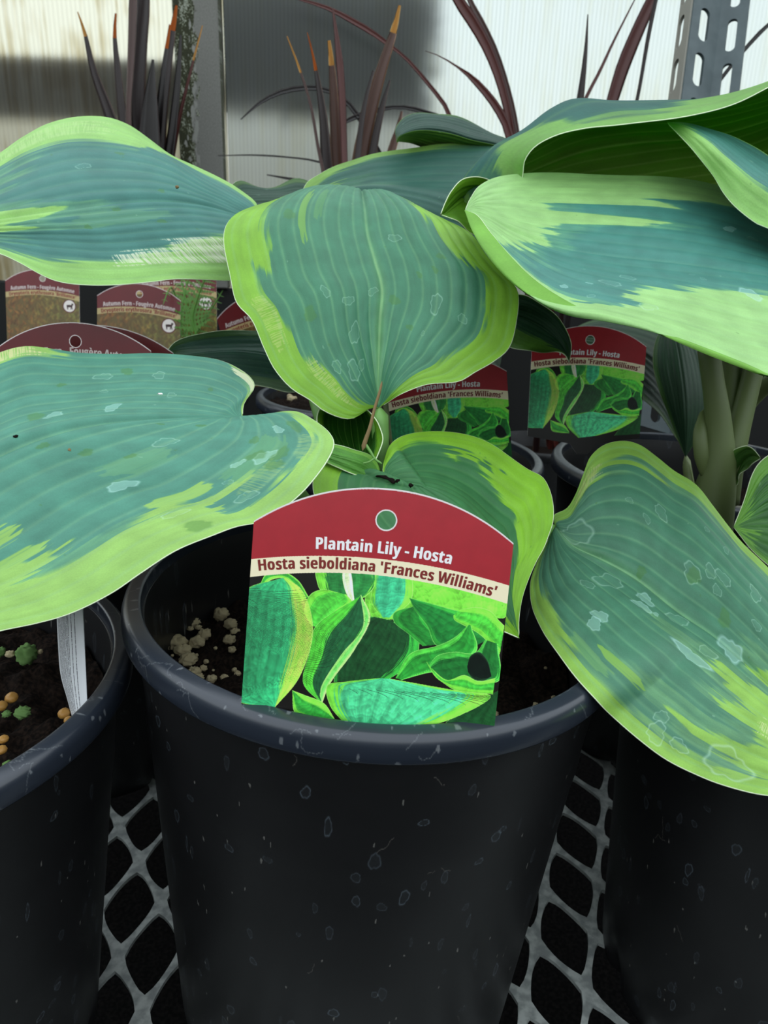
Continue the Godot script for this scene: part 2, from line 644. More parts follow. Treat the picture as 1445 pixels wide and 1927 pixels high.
func upright() -> void:
	var o := thing("slotted_upright", "dark grey slotted steel upright of the staging behind the arching leaf", "upright", Vector3.ZERO)
	# profile corners at two heights, from the frame's top edge to where the leaves hide it
	var top := [at(1281, 0, 0.835), at(1302, 0, 0.80), at(1358, 0, 0.815), at(1414, 0, 0.80)]
	var low := [at(1259, 193, 0.815), at(1280, 193, 0.785), at(1334, 193, 0.80), at(1389, 193, 0.785)]
	var names := ["side_flange", "front_flange", "front_flange"]
	var mats := [M.pale_steel, M.grey_paint, M.grey_paint]
	var slot_x := [0.28, 0.43, 0.48]
	var slot_w := [0.46, 0.33, 0.33]
	var first := [40.0, 40.0, 52.0]
	var axis: Vector3 = ((top[1] as Vector3) + top[3] - low[1] - low[3]).normalized()
	var foot: Vector3 = low[1]
	for k in 4:
		low[k] = (low[k] as Vector3) - axis * axis.dot(low[k] - foot)
	for k in 3:
		var a: Vector3 = low[k]
		var x: Vector3 = low[k + 1] - a
		var w := x.length()
		x = x.normalized()
		var y := axis
		var zz := x.cross(y)
		var f := Transform3D(Basis(x, y, zz), a)
		var st := SurfaceTool.new()
		st.begin(Mesh.PRIMITIVE_TRIANGLES)
		var pitch := 0.0535
		var y0 := ((at(1300, first[k], 0.80) - a).dot(y))
		for n in range(-8, 7):
			var cy := y0 + n * pitch
			var outer := PackedVector2Array()
			var inner := PackedVector2Array()
			var hw: float = w * slot_w[k] * 0.5
			var hh := 0.0195
			for s in 40:
				var t := TAU * s / 40.0
				var c := Vector2(cos(t), sin(t))
				var q := Vector2(c.x * hw, c.y * hw + signf(c.y) * (hh - hw))
				inner.append(Vector2(w * (slot_x[k] + 0.02), cy) + q)
				var e := c / maxf(absf(c.x), absf(c.y))
				outer.append(Vector2(w * 0.5 * (1.0 + e.x), cy + e.y * pitch * 0.5))
			ring_plate(st, outer, inner, f, 0.0036)
		obj(names[k], st.commit(), mats[k], o)


# ------------------------------------------------------------------ bench
func bench() -> void:
	# diamond mesh of expanded steel: every cell is a rounded hole in the sheet
	var O := Vector2(-0.18397, -0.10864)
	var a := Vector2(0.02445, 0.03179)
	var b := Vector2(-0.01341, 0.04066)
	var st := SurfaceTool.new()
	st.begin(Mesh.PRIMITIVE_TRIANGLES)
	var f := Transform3D(Basis(Vector3.RIGHT, Vector3(0, 0, -1), Vector3.UP), Vector3(0, BENCH - 0.0012, 0))
	for i in range(-24, 40):
		for j in range(-34, 14):
			var c := O + a * (i + 0.5) + b * (j + 0.5)
			if absf(c.x) > 0.5 or c.y < -0.93 or c.y > 0.17:
				continue
			var outer := PackedVector2Array()
			var inner := PackedVector2Array()
			for s in 24:
				var t := TAU * s / 24.0
				var k := Vector2(cos(t), sin(t))
				var m := absf(k.x) + absf(k.y)
				var p := pow(pow(absf(k.x), 1.28) + pow(absf(k.y), 1.28), 1.0 / 1.28)
				# corners of the rhombus lie along +-a and +-b halves
				var e1 := (a + b) * 0.5
				var e2 := (a - b) * 0.5
				var q := (e1 * k.x + e2 * k.y) / m
				var r := (e1 * 0.75 * k.x + e2 * 0.80 * k.y) / p
				var off := Vector2(0.0002 * sin(i * 3.1 + s), 0.0002 * cos(j * 2.3 + s))
				outer.append(Vector2(c.x + q.x, -(c.y + q.y)))
				inner.append(Vector2(c.x + r.x + off.x, -(c.y + r.y + off.y)))
			ring_plate(st, outer, inner, f, 0.0024)
	var o := thing("mesh_bench", "grey expanded steel mesh bench top under the black pots", "bench", Vector3(0, BENCH, 0))
	obj("mesh_sheet", st.commit(), M.galvanised_steel, o)
	for x in [-0.44, 0.44]:
		for z in [-0.90, 0.15]:
			obj("leg", tube([Vector3(x, 0.28, z), Vector3(x, 0.5, z), Vector3(x, BENCH - 0.004, z)], [0.016, 0.016], 12, 8), M.galvanised_steel, o)
	for z in [-0.90, 0.15]:
		obj("rail", tube([Vector3(-0.46, BENCH - 0.018, z), Vector3(0, BENCH - 0.018, z), Vector3(0.46, BENCH - 0.018, z)], [0.014, 0.014], 12, 8, 1.0, Vector3.UP), M.galvanised_steel, o)


# ------------------------------------------------------------------ pots
func pot(label: String, rim: Vector3, lean: Basis, height: float, soil_drop: float, soil_label: String, group := "") -> Node3D:
	var o := thing("nursery_pot", label, "plant pot", rim - lean.y * height, group)
	local(o)
	o.basis = lean
	var H := height
	var R := 0.115
	var rb := 0.092
	var y1 := H - 0.018
	var body := []
	for k in 13:                           # inner wall, upwards
		body.append(Vector2(lerpf(rb - 0.004, R - 0.0095, k / 12.0), lerpf(0.006, H - 0.006, k / 12.0)))
	for k in 4:
		body.append(Vector2(R - 0.0075, y1 + 0.010 - 0.002 * k))
	for k in 25:                           # outer wall, downwards
		var t := k / 24.0
		var r := lerpf(R - 0.0065, rb, t)
		if t > 0.19 and t < 0.24:
			r += 0.0005
		body.append(Vector2(r, lerpf(y1, 0.010, t)))
	body.append(Vector2(rb - 0.001, 0.005))
	body.append(Vector2(rb - 0.004, 0.0015))
	body.append(Vector2(rb - 0.010, 0.0))
	body.append(Vector2(rb - 0.022, 0.004))
	body.append(Vector2(0.0, 0.004))
	var notch := func(r: float, y: float, a: float) -> float:
		var k := pow(absf(cos(a * 4.0 + 0.35)), 24.0) * clampf(1.0 - (y / 0.030) * (y / 0.030), 0.0, 1.0)
		return r - 0.007 * k * float(r > 0.07)
	obj("body", lathe(body, 128, notch), M.pot_plastic, o)
	var lip := []
	var prof := [Vector2(R - 0.0085, H - 0.014), Vector2(R - 0.0086, H - 0.008), Vector2(R - 0.0084, H - 0.0012), Vector2(R - 0.0079, H - 0.0003), Vector2(R - 0.007, H), Vector2(R - 0.0030, H - 0.0004), Vector2(R - 0.0017, H - 0.0011), Vector2(R - 0.0006, H - 0.0024), Vector2(R, H - 0.0045), Vector2(R + 0.0002, H - 0.0080), Vector2(R, H - 0.0105), Vector2(R - 0.0006, H - 0.0115), Vector2(R - 0.002, H - 0.0119), Vector2(R - 0.006, H - 0.012), Vector2(R - 0.0085, H - 0.014)]
	for p in prof:
		lip.append(p)
	obj("rim", lathe(lip, 160), M.pot_rim, o)
	# soil
	var n := FastNoiseLite.new()
	n.seed = taken.get("nursery_pot", 0) * 7 + 3
	n.frequency = 38.0
	n.fractal_octaves = 4
	var P := PackedVector3Array()
	var UV := PackedVector2Array()
	var top := H - soil_drop
	var rs := lerpf(rb, R - 0.0075, top / H) - 0.0035
	for i in 41:
		for j in 121:
			var a := TAU * j / 120.0
			var r := rs * (1.0 - i / 40.0)
			var x := r * cos(a)
			var z := -r * sin(a)
			P.append(Vector3(x, top + 0.010 * n.get_noise_2d(x, z) + 0.006 * n.get_noise_2d(x * 0.2 + 9.0, z * 0.2), z))
			UV.append(Vector2(x, z) * 10.0)
	var s := obj("potting_soil", grid_mesh(P, 40, 120, UV, true), M.soil)
	s.transform = o.transform
	mark(s, soil_label, "soil", "", "stuff")
	return o


func pots() -> void:
	var lean := Basis(Vector3.BACK, deg_to_rad(-2.7))
	pot("black nursery pot in the middle of the front row, tag leaning in it", Vector3(-0.0024, 0.9488, -0.0006), lean, 0.2480, 0.047, "dark potting soil sprinkled with perlite in the middle front pot")
	pot("black nursery pot at the front corner with tan beads on its soil", Vector3(-0.2222, 0.9337, 0.0572), Basis(Vector3.BACK, deg_to_rad(-3.3)), 0.233, 0.030, "dark soil with tan beads and mossy lumps in the corner pot")
	pot("black nursery pot mostly hidden under the drooping front hosta leaf", Vector3(0.240, 0.930, -0.012), Basis(Vector3.BACK, deg_to_rad(-1.0)), 0.238, 0.03, "soil of the front pot hidden under the drooping leaf")
	pot("black nursery pot in the second row behind the tall upright leaf", Vector3(0.012, 0.950, -0.262), Basis(Vector3.BACK, deg_to_rad(-1.5)), 0.249, 0.04, "shaded soil in the pot behind the tall upright leaf")
	pot("black nursery pot in the second row holding the thick pale stems", Vector3(0.252, 0.946, -0.262), Basis(Vector3.BACK, deg_to_rad(-0.5)), 0.246, 0.04, "shaded soil round the thick pale hosta stems")
	pot("black nursery pot in the second row with the maroon fern tag", Vector3(-0.232, 0.942, -0.215), Basis(Vector3.BACK, deg_to_rad(-1.5)), 0.242, 0.04, "shaded soil below the maroon fern tags")
	pot("black nursery pot in the third row at the foot of the far fern tag", Vector3(-0.505, 0.946, -0.58), Basis.IDENTITY, 0.246, 0.03, "soil of the far pot at the foot of the farthest fern tag")
	pot("black nursery pot in the third row holding the green fern fronds", Vector3(-0.272, 0.946, -0.50), Basis.IDENTITY, 0.246, 0.03, "soil of the far pot below the green fern")
	pot("black nursery pot in the third row, its rim showing beside the upright leaf", Vector3(-0.030, 0.95, -0.495), Basis.IDENTITY, 0.25, 0.013, "soil with a few perlite grains in the third row pot")


# ------------------------------------------------------------------ hosta leaves
func look_up(t: Array, x: float) -> float:
	if x <= t[0].x:
		return t[0].y
	for i in range(1, t.size()):
		if x <= t[i].x:
			return lerpf(t[i - 1].y, t[i].y, (x - t[i - 1].x) / maxf(t[i].x - t[i - 1].x, 1e-6))
	return t[t.size() - 1].y


func hash01(n: int) -> float:
	n = (n << 13) ^ n
	return float((n * (n * n * 15731 + 789221) + 1376312589) & 0x7fffffff) / 2147483647.0


func leaf_image(d: Dictionary, P: PackedVector3Array, NU: int, NV: int) -> Image:
	# teal centre, yellow-green margin that runs inwards along the veins; u runs from stalk to tip, v from edge to edge
	var TW: int = d.get("tw", 512)
	var TH: int = d.get("th", 448)
	var sd: int = d.get("seed", 1)
	var nv: int = d.get("veins", 9)
	var teal: Color = d.teal
	var mid: Color = d.mid
	var yel: Color = d.yellow
	var vein: Color = d.get("vein", mid.lerp(Color(0.75, 0.85, 0.65), 0.4))
	var vs: float = d.get("vein_strength", 0.35)
	var jag: float = d.get("jag", 0.10)
	var gap: float = d.get("gap", 0.10)
	var tip: Array = d.get("tip", [Vector2(-1, 0.9), Vector2(1, 0.9)])
	var mgl: Array = d.get("edge_a", [Vector2(0, 0.85), Vector2(1, 0.85)])
	var mgr: Array = d.get("edge_b", [Vector2(0, 0.85), Vector2(1, 0.85)])
	var ea := PackedFloat32Array()
	var eb := PackedFloat32Array()
	for i in TW:
		ea.append(look_up(mgl, float(i) / TW))
		eb.append(look_up(mgr, float(i) / TW))
	var out := PackedByteArray()
	out.resize(TW * TH * 3)
	var dt := [teal.r * 255.0, teal.g * 255.0, teal.b * 255.0]
	var dm := [mid.r * 255.0, mid.g * 255.0, mid.b * 255.0]
	var dy := [yel.r * 255.0, yel.g * 255.0, yel.b * 255.0]
	var dv := [vein.r * 255.0, vein.g * 255.0, vein.b * 255.0]
	var tr: float = dt[0]
	var tg: float = dt[1]
	var tb: float = dt[2]
	var mr: float = dm[0]
	var mg: float = dm[1]
	var mb: float = dm[2]
	var yr: float = dy[0]
	var yg: float = dy[1]
	var yb: float = dy[2]
	var vr: float = dv[0]
	var vg: float = dv[1]
	var vb: float = dv[2]
	var rib: float = d.get("midrib", 0.0)
	var pos := 0
	for j in TH:
		var v := (j + 0.5) / TH * 2.0 - 1.0
		var av := absf(v)
		var e := ea if v < 0.0 else eb
		var st := int((v + 1.0) * nv * 1.7 + 0.5 * sin(v * 9.0 + sd))
		var st2 := int((v + 1.0) * nv * 4.0)
		var thr := look_up(tip, v) + jag * ((hash01(st * 7 + sd * 131) - 0.5) * 1.3 + (hash01(st2 * 13 + sd * 17) - 0.5) * 0.5)
		var cells := nv * 2.6
		var cell := int(av * cells)
		var aq := lerpf(av, (cell + 0.5) / cells, 0.7)
		var shift := int((hash01(cell * 29 + sd * 57 + (5 if v < 0.0 else 0)) - 0.5) * jag * 1.6 * TW + (hash01(st2 * 3 + sd * 77) - 0.5) * jag * 0.6 * TW)
		var gp := gap * (0.2 + 1.6 * hash01(st * 11 + sd * 31))
		var w := absf(fposmod(av * (nv + 0.5) + 0.5, 1.0) - 0.5) / (nv + 0.5)
		var vl := vs * exp(-w * w * 9000.0)
		if av < 0.03:
			vl = maxf(vl, vs * 1.6 * exp(-av * av * 6000.0))
		var off_l := ((j + sd * 37) & 511) * 512
		var off_s := ((j * 512 / TH) & 511) * 512
		for i in TW:
			var u := float(i) / TW
			var s := nz_streak[off_s + ((i + sd * 91) & 511)] * 0.0039 - 0.5
			var l := nz_low[off_l + ((i + sd * 53) & 511)] * 0.0039 - 0.5
			var a := u - thr + s * jag * 0.5 + l * 0.03
			var b := aq - e[clampi(i + shift, 0, TW - 1)] + s * 0.035
			var k := clampf(maxf(a * 60.0, b * 34.0) + 0.5, 0.0, 1.0)
			var k2 := clampf(maxf((a + gp) * 26.0, (b + gp * 0.32) * 26.0) + 0.5, 0.0, 1.0) * (0.55 + s * 0.7)
			var q := vl * (1.0 - 0.55 * u)
			if rib > 0.0 and av < 0.4:
				var aw := av * (0.5 + u * 8.0) / 0.13
				q = minf(q + rib * exp(-aw * aw) * clampf(1.1 - u * 1.6, 0.0, 1.0), 0.9)
			var f := 1.0 + l * 0.14 + (nz_fine[off_l + ((i * 2) & 511)] * 0.0039 - 0.5) * 0.07 + s * 0.06
			var r := tr + (mr - tr) * k2
			var g := tg + (mg - tg) * k2
			var c := tb + (mb - tb) * k2
			r += (yr - r) * k
			g += (yg - g) * k
			c += (yb - c) * k
			out[pos] = int(minf((r + (vr - r) * q) * f, 255.0))
			out[pos + 1] = int(minf((g + (vg - g) * q) * f, 255.0))
			out[pos + 2] = int(minf((c + (vb - c) * q) * f, 255.0))
			pos += 3
	var im := Image.create_from_data(TW, TH, false, Image.FORMAT_RGB8, out)
	var g2 := RandomNumberGenerator.new()
	g2.seed = sd * 977 + 5
	for sk in d.get("streaks", []):          # [v, half width, u from, u to, colour, strength, hatched]
		var j0 := int((sk[0] - sk[1] + 1.0) * 0.5 * TH)
		var j1 := int((sk[0] + sk[1] + 1.0) * 0.5 * TH)
		for j in range(maxi(j0, 0), mini(j1 + 1, TH)):
			var t := absf((j - (j0 + j1) * 0.5) / maxf((j1 - j0) * 0.5, 1.0))
			var h1 := hash01(j / 5 * 71 + sd) * 0.30
			var h2 := hash01(j / 4 * 37 + sd * 3) * 0.30
			var i0 := int(lerpf(sk[2], sk[3], h1 * (0.3 + t)) * TW)
			var i1 := int(lerpf(sk[3], sk[2], h2 * (0.3 + t)) * TW)
			for i in range(maxi(i0, 0), mini(i1, TW)):
				var a: float = sk[5] * clampf(minf(i - i0, i1 - i) / 5.0, 0.0, 1.0) * clampf((1.0 - t) * 6.0 + 0.3, 0.0, 1.0)
				a *= clampf(0.35 + 2.2 * nz_streak[((j * 2) & 511) * 512 + ((i + sd * 19) & 511)] * 0.0039, 0.0, 1.0)
				if sk[6]:
					var f := nz_streak[((i * 4) & 511) * 512 + ((j * 2) & 511)] * 0.0039
					a *= clampf((f - 0.34) * 5.0, 0.0, 1.0)
				im.set_pixel(i, j, im.get_pixel(i, j).lerp(sk[4], a))
	for mk in d.get("marks", []):            # [u, v, radius in mm, kind]
		var i := clampi(int(mk[0] * NU), 1, NU - 1)
		var j := clampi(int((mk[1] + 1.0) * 0.5 * NV), 1, NV - 1)
		var su := maxf(P[(i + 1) * (NV + 1) + j].distance_to(P[(i - 1) * (NV + 1) + j]) * NU * 0.5, 0.01)
		var sv := maxf(P[i * (NV + 1) + j + 1].distance_to(P[i * (NV + 1) + j - 1]) * NV * 0.5, 0.01)
		var c := Vector2(mk[0] * TW, (mk[1] + 1.0) * 0.5 * TH)
		var r := Vector2(mk[2] * 0.001 / su * TW * g2.randf_range(0.8, 1.25), mk[2] * 0.001 / sv * TH * g2.randf_range(0.75, 1.1))
		match mk[3]:
			"ring": blot(im, c, r, Color(0.74, 0.88, 0.80), 0.48, 0.08, g2, 0.40, 0.13)
			"chalk": blot(im, c, r, Color(0.72, 0.88, 0.84), 0.65, 0.38, g2, 0.42, 0.20)
			"wet": blot(im, c, r, Color(0.30, 0.50, 0.22), 0.30, 0.42, g2, 0.4, 0.25)
			"speck": blot(im, c, r, Color(0.26, 0.17, 0.13), 0.8, 0.9, g2, 0.3, 0.2)
	for n in d.get("dots", 24):
		var c := Vector2(g2.randf_range(0.06, 0.9) * TW, g2.randf_range(0.12, 0.88) * TH)
		var r := Vector2(g2.randf_range(1.0, 3.2), g2.randf_range(1.0, 3.0))
		blot(im, c, r, Color(0.30, 0.48, 0.24) if n % 3 else Color(0.66, 0.80, 0.68), 0.35, 0.3, g2, 0.3, 0.3)
	return im


func leaf(parent: Node, d: Dictionary) -> MeshInstance3D:
	# rows: [v, [points from stalk to tip as (x, y, depth)]]; lofted, pleated along the veins and given thickness
	var NU: int = d.get("nu", 90)
	var NV: int = d.get("nv", 96)
	var rows := []
	for r in d.rows:
		rows.append([r[0], spline(pixels(r[1]), NU)])
	if rows.size() == 3:                      # bulging cross-section between the edges and the midrib
		for k in [1, 0]:
			var A: PackedVector3Array = rows[k * 1][1]
			var B: PackedVector3Array = rows[k * 1 + 1][1]
			var C := PackedVector3Array()
			var bulge: float = d.get("bulge", [0.0, 0.0])[k]
			for i in NU + 1:
				var dir: Vector3 = (rows[rows.size() - 1][1][i] - rows[0][1][i])
				var along := A[mini(i + 1, NU)] + B[mini(i + 1, NU)] - A[maxi(i - 1, 0)] - B[maxi(i - 1, 0)]
				var n := dir.cross(along).normalized()
				C.append((A[i] + B[i]) * 0.5 + n * bulge * pow(sin(PI * i / NU), 0.7))
			rows.insert(k + 1, [(rows[k][0] + rows[k + 1][0]) * 0.5, C])
	var nr := rows.size()
	var P := PackedVector3Array()
	P.resize((NU + 1) * (NV + 1))
	var W := NV + 1
	for j in NV + 1:
		var v := -1.0 + 2.0 * j / NV
		var k := 0
		while k < nr - 2 and v > rows[k + 1][0]:
			k += 1
		var v0: float = rows[k][0]
		var v1: float = rows[k + 1][0]
		var t := (v - v0) / (v1 - v0)
		var h := v1 - v0
		var vm: float = rows[k - 1][0] if k > 0 else v0
		var vp: float = rows[k + 2][0] if k < nr - 2 else v1
		var a: PackedVector3Array = rows[k][1]
		var b: PackedVector3Array = rows[k + 1][1]
		var am: PackedVector3Array = rows[maxi(k - 1, 0)][1]
		var bp: PackedVector3Array = rows[mini(k + 2, nr - 1)][1]
		var t2 := t * t
		var t3 := t2 * t
		var wa := 2 * t3 - 3 * t2 + 1
		var wb := 3 * t2 - 2 * t3
		var w0 := (t3 - 2 * t2 + t) * h
		var w1 := (t3 - t2) * h
		for i in NU + 1:
			var m0 := (b[i] - am[i]) / (v1 - vm)
			var m1 := (bp[i] - a[i]) / (vp - v0)
			P[i * W + j] = a[i] * wa + b[i] * wb + m0 * w0 + m1 * w1
	var Nn := normals(P, NU, NV)
	var s := 0.0
	for i in range(NU / 4, NU * 3 / 4):
		for j in range(NV / 4, NV * 3 / 4, 3):
			s += Nn[i * W + j].y if d.get("up", true) else -Nn[i * W + j].y
	var side := 1.0 if s > 0.0 else -1.0
	# pleats, waves of the edge
	var nv: int = d.get("veins", 9)
	var amp: float = d.get("pleat", 0.0007)
	var wave: float = d.get("wave", 0.0012)
	var sd: int = d.get("seed", 1)
	for i in NU + 1:
		var u := float(i) / NU
		var width := P[i * W].distance_to(P[i * W + NV / 2]) + P[i * W + NV].distance_to(P[i * W + NV / 2])
		var am2 := minf(amp, width / nv * 0.085) * clampf(sin(PI * u) * 2.0, 0.0, 1.0)
		for j in W:
			var v := -1.0 + 2.0 * j / NV
			var av := absf(v)
			var c := fposmod(av * (nv + 0.5) + 0.5, 1.0) - 0.5
			var hgt := (pow(absf(sin(PI * av * (nv + 0.5) - (PI * 0.0))), 0.55) - 0.7) * am2 * (1.0 - 0.75 * pow(av, 5.0))
			if av < 0.10:
				hgt -= 1.6 * am2 * exp(-av * av * 900.0)
			hgt += wave * pow(av, 3.0) * sin(u * 17.0 + sd + v * 2.0) * sin(PI * u)
			hgt += 0.0006 * sin(u * 9.0 + v * 5.0 + sd) * sin(v * 7.0 - u * 4.0) * sin(PI * u)
			P[i * W + j] += Nn[i * W + j] * side * hgt
	Nn = normals(P, NU, NV)
	var thick: float = d.get("thick", 0.0006)
	var top := PackedVector3Array()
	var bot := PackedVector3Array()
	var nt := PackedVector3Array()
	var nb := PackedVector3Array()
	var UV := PackedVector2Array()
	for i in NU + 1:
		for j in W:
			var k := i * W + j
			var n := Nn[k] * side
			top.append(P[k] + n * thick * 0.5)
			bot.append(P[k] - n * thick * 0.5)
			nt.append(n)
			nb.append(-n)
			UV.append(Vector2(float(i) / NU, float(j) / NV))
	var it := PackedInt32Array()
	var ib := PackedInt32Array()
	for i in NU:
		for j in NV:
			var a := i * W + j
			var f := PackedInt32Array([a, a + W, a + 1, a + 1, a + W, a + W + 1])
			var g := PackedInt32Array([a, a + 1, a + W, a + 1, a + W + 1, a + W])
			it.append_array(f if side > 0.0 else g)
			ib.append_array(g if side > 0.0 else f)
	var mesh := ArrayMesh.new()
	for q in [[top, nt, it], [bot, nb, ib]]:
		var arr := []
		arr.resize(Mesh.ARRAY_MAX)
		arr[Mesh.ARRAY_VERTEX] = q[0]
		arr[Mesh.ARRAY_NORMAL] = q[1]
		arr[Mesh.ARRAY_TEX_UV] = UV
		arr[Mesh.ARRAY_INDEX] = q[2]
		mesh.add_surface_from_arrays(Mesh.PRIMITIVE_TRIANGLES, arr)
	# pale rounded rim
	var st := SurfaceTool.new()
	st.begin(Mesh.PRIMITIVE_TRIANGLES)
	for e in [[0, 1], [NV, NV - 1]]:
		for i in NU:
			var k: int = i * W + e[0]
			var k2: int = k + W
			var o1 := (P[k] - P[i * W + e[1]]).normalized()
			var o2 := (P[k2] - P[(i + 1) * W + e[1]]).normalized()
			var m1 := P[k] + o1 * thick * 0.6
			var m2 := P[k2] + o2 * thick * 0.6
			for q in [[top[k], nt[k], top[k2], nt[k2], m1, o1, m2, o2], [m1, o1, m2, o2, bot[k], nb[k], bot[k2], nb[k2]]]:
				var turn: float = ((q[4] - q[0]) as Vector3).cross(q[2] - q[0]).dot(o1)
				for z in ([0, 2, 4, 4, 2, 6] if turn > 0.0 else [0, 4, 2, 2, 4, 6]):
					st.set_normal(q[z + 1])
					st.set_uv(Vector2.ZERO)
					st.add_vertex(q[z])
	st.commit(mesh)
	var tex := ImageTexture.create_from_image(leaf_image(d, P, NU, NV))
	var m := StandardMaterial3D.new()
	m.resource_name = "leaf_upper"
	m.albedo_texture = tex
	m.roughness = d.get("rough", 0.50)
	m.metallic_specular = 0.40
	m.backlight_enabled = true
	m.backlight = Color(0.72, 1.0, 0.40) * float(d.get("glow", 0.5))
	m.heightmap_enabled = true
	m.heightmap_texture = bump_tex
	m.heightmap_scale = 0.015
	m.uv1_scale = Vector3(1, 1, 1)
	var mb := StandardMaterial3D.new()
	mb.resource_name = "leaf_underside"
	mb.albedo_texture = tex
	if d.has("under_leaf"):                   # an underside of its own green, with raised pale veins
		var d2 := d.duplicate()
		d2.merge({"teal": d.under_leaf, "mid": d.under_leaf, "yellow": d.under_leaf.lerp(Color(0.66, 0.80, 0.30), 0.5), "marks": [], "streaks": [], "dots": 0, "vein": Color(0.80, 0.86, 0.55), "vein_strength": 0.55}, true)
		mb.albedo_texture = ImageTexture.create_from_image(leaf_image(d2, P, NU, NV))
	mb.albedo_color = d.get("under", Color(0.80, 0.88, 0.62))
	mb.roughness = 0.6
	mb.metallic_specular = 0.3
	mb.backlight_enabled = true
	mb.backlight = Color(0.72, 1.0, 0.40) * float(d.get("glow", 0.5))
	mesh.surface_set_material(0, m)
	mesh.surface_set_material(1, mb)
	mesh.surface_set_material(2, d.get("rim", M.leaf_edge))
	return obj("leaf", mesh, null, parent)


func normals(P: PackedVector3Array, NU: int, NV: int) -> PackedVector3Array:
	var W := NV + 1
	var N := PackedVector3Array()
	N.resize(P.size())
	for i in NU + 1:
		var i0 := clampi(i - 1, 0, NU) if i < NU else NU - 2
		var i1 := clampi(i + 1, 0, NU) if i > 0 else 2
		var ii := clampi(i, 2, NU - 2)        # the sheet closes to a point at both ends
		for j in W:
			var a := P[ii * W + mini(j + 1, NV)] - P[ii * W + maxi(j - 1, 0)]
			var b := P[i1 * W + j] - P[i0 * W + j]
			N[i * W + j] = a.cross(b).normalized()
	return N


# ------------------------------------------------------------------ blades, fronds
func blade(parent: Node3D, p: Array, z_at: float, m: Material, tip_m: Material = null, tip_share := 0.0) -> void:
	# a strap leaf folded along its middle; p: (x, y, width in pixels) from the tip down
	var n := 40
	var pts := []
	for v in p:
		pts.append(at_z(v.x, v.y, z_at))
	var root: Vector3 = parent.position + Vector3(fmod(p[0].x * 0.37, 0.05) - 0.025, 0.108, fmod(p[0].y * 0.31, 0.04) - 0.02)
	pts.append(root)
	p = p + [Vector3(p[-1].x, p[-1].y + 300.0, p[-1].z * 0.8)]
	var depth := (pts[0] - EYE).dot(cam_fwd) as float
	var c := spline(pts, n)
	var seg := p.size() - 1
	var cum := [0.0]
	for i in seg:
		cum.append(cum[i] + Vector2(p[i].x, p[i].y).distance_to(Vector2(p[i + 1].x, p[i + 1].y)))
	var P := PackedVector3Array()
	var UV := PackedVector2Array()
	for i in n + 1:
		var s: float = cum[seg] * i / n
		var k := 0
		while k < seg - 1 and cum[k + 1] < s:
			k += 1
		var w: float = lerpf(p[k].z, p[k + 1].z, clampf((s - cum[k]) / maxf(cum[k + 1] - cum[k], 0.001), 0, 1)) * depth / F
		var t := (c[mini(i + 1, n)] - c[maxi(i - 1, 0)]).normalized()
		var view := (c[i] - EYE).normalized()
		var x := t.cross(Vector3(0.15, 0.0, -1.0).normalized()).normalized()
		var z := x.cross(t).normalized()
		if z.dot(view) < 0.0:
			z = -z
		var h := w * 0.5
		for q in [[-1.0, -0.12], [-0.5, 0.14], [0.0, 0.34], [0.5, 0.14], [1.0, -0.12], [0.5, 0.24], [0.0, 0.48], [-0.5, 0.24], [-1.0, -0.12]]:
			P.append(c[i] + x * h * q[0] + z * h * q[1])
			UV.append(Vector2((q[0] + 1.0) * 0.5, float(i) / n))
	var cut := int(n * tip_share * 0.32) + 1 if tip_m else 0
	var o := obj("blade", grid_mesh(P.slice(cut * 9), n - cut, 8, UV.slice(cut * 9), true), m, parent)
	if tip_m:                                 # the dried end
		obj("dry_tip", grid_mesh(P.slice(0, (cut + 1) * 9), cut, 8, UV.slice(0, (cut + 1) * 9), true), tip_m, o)


func blade_image(edge: Color, body: Color, sd: int) -> ImageTexture:
	var im := Image.create(64, 256, false, Image.FORMAT_RGB8)
	for j in 256:
		for i in 64:
			var t := absf(i / 31.5 - 1.0)
			var s := nz_streak[((i * 8 + sd * 40) & 511) * 512 + ((j + sd * 60) & 511)] * 0.0039
			var c := body * (0.70 + 0.6 * s)
			c = c.lerp(edge, clampf((t - 0.80) * 8.0, 0.0, 0.85))
			im.set_pixel(i, j, c)
	return ImageTexture.create_from_image(im)


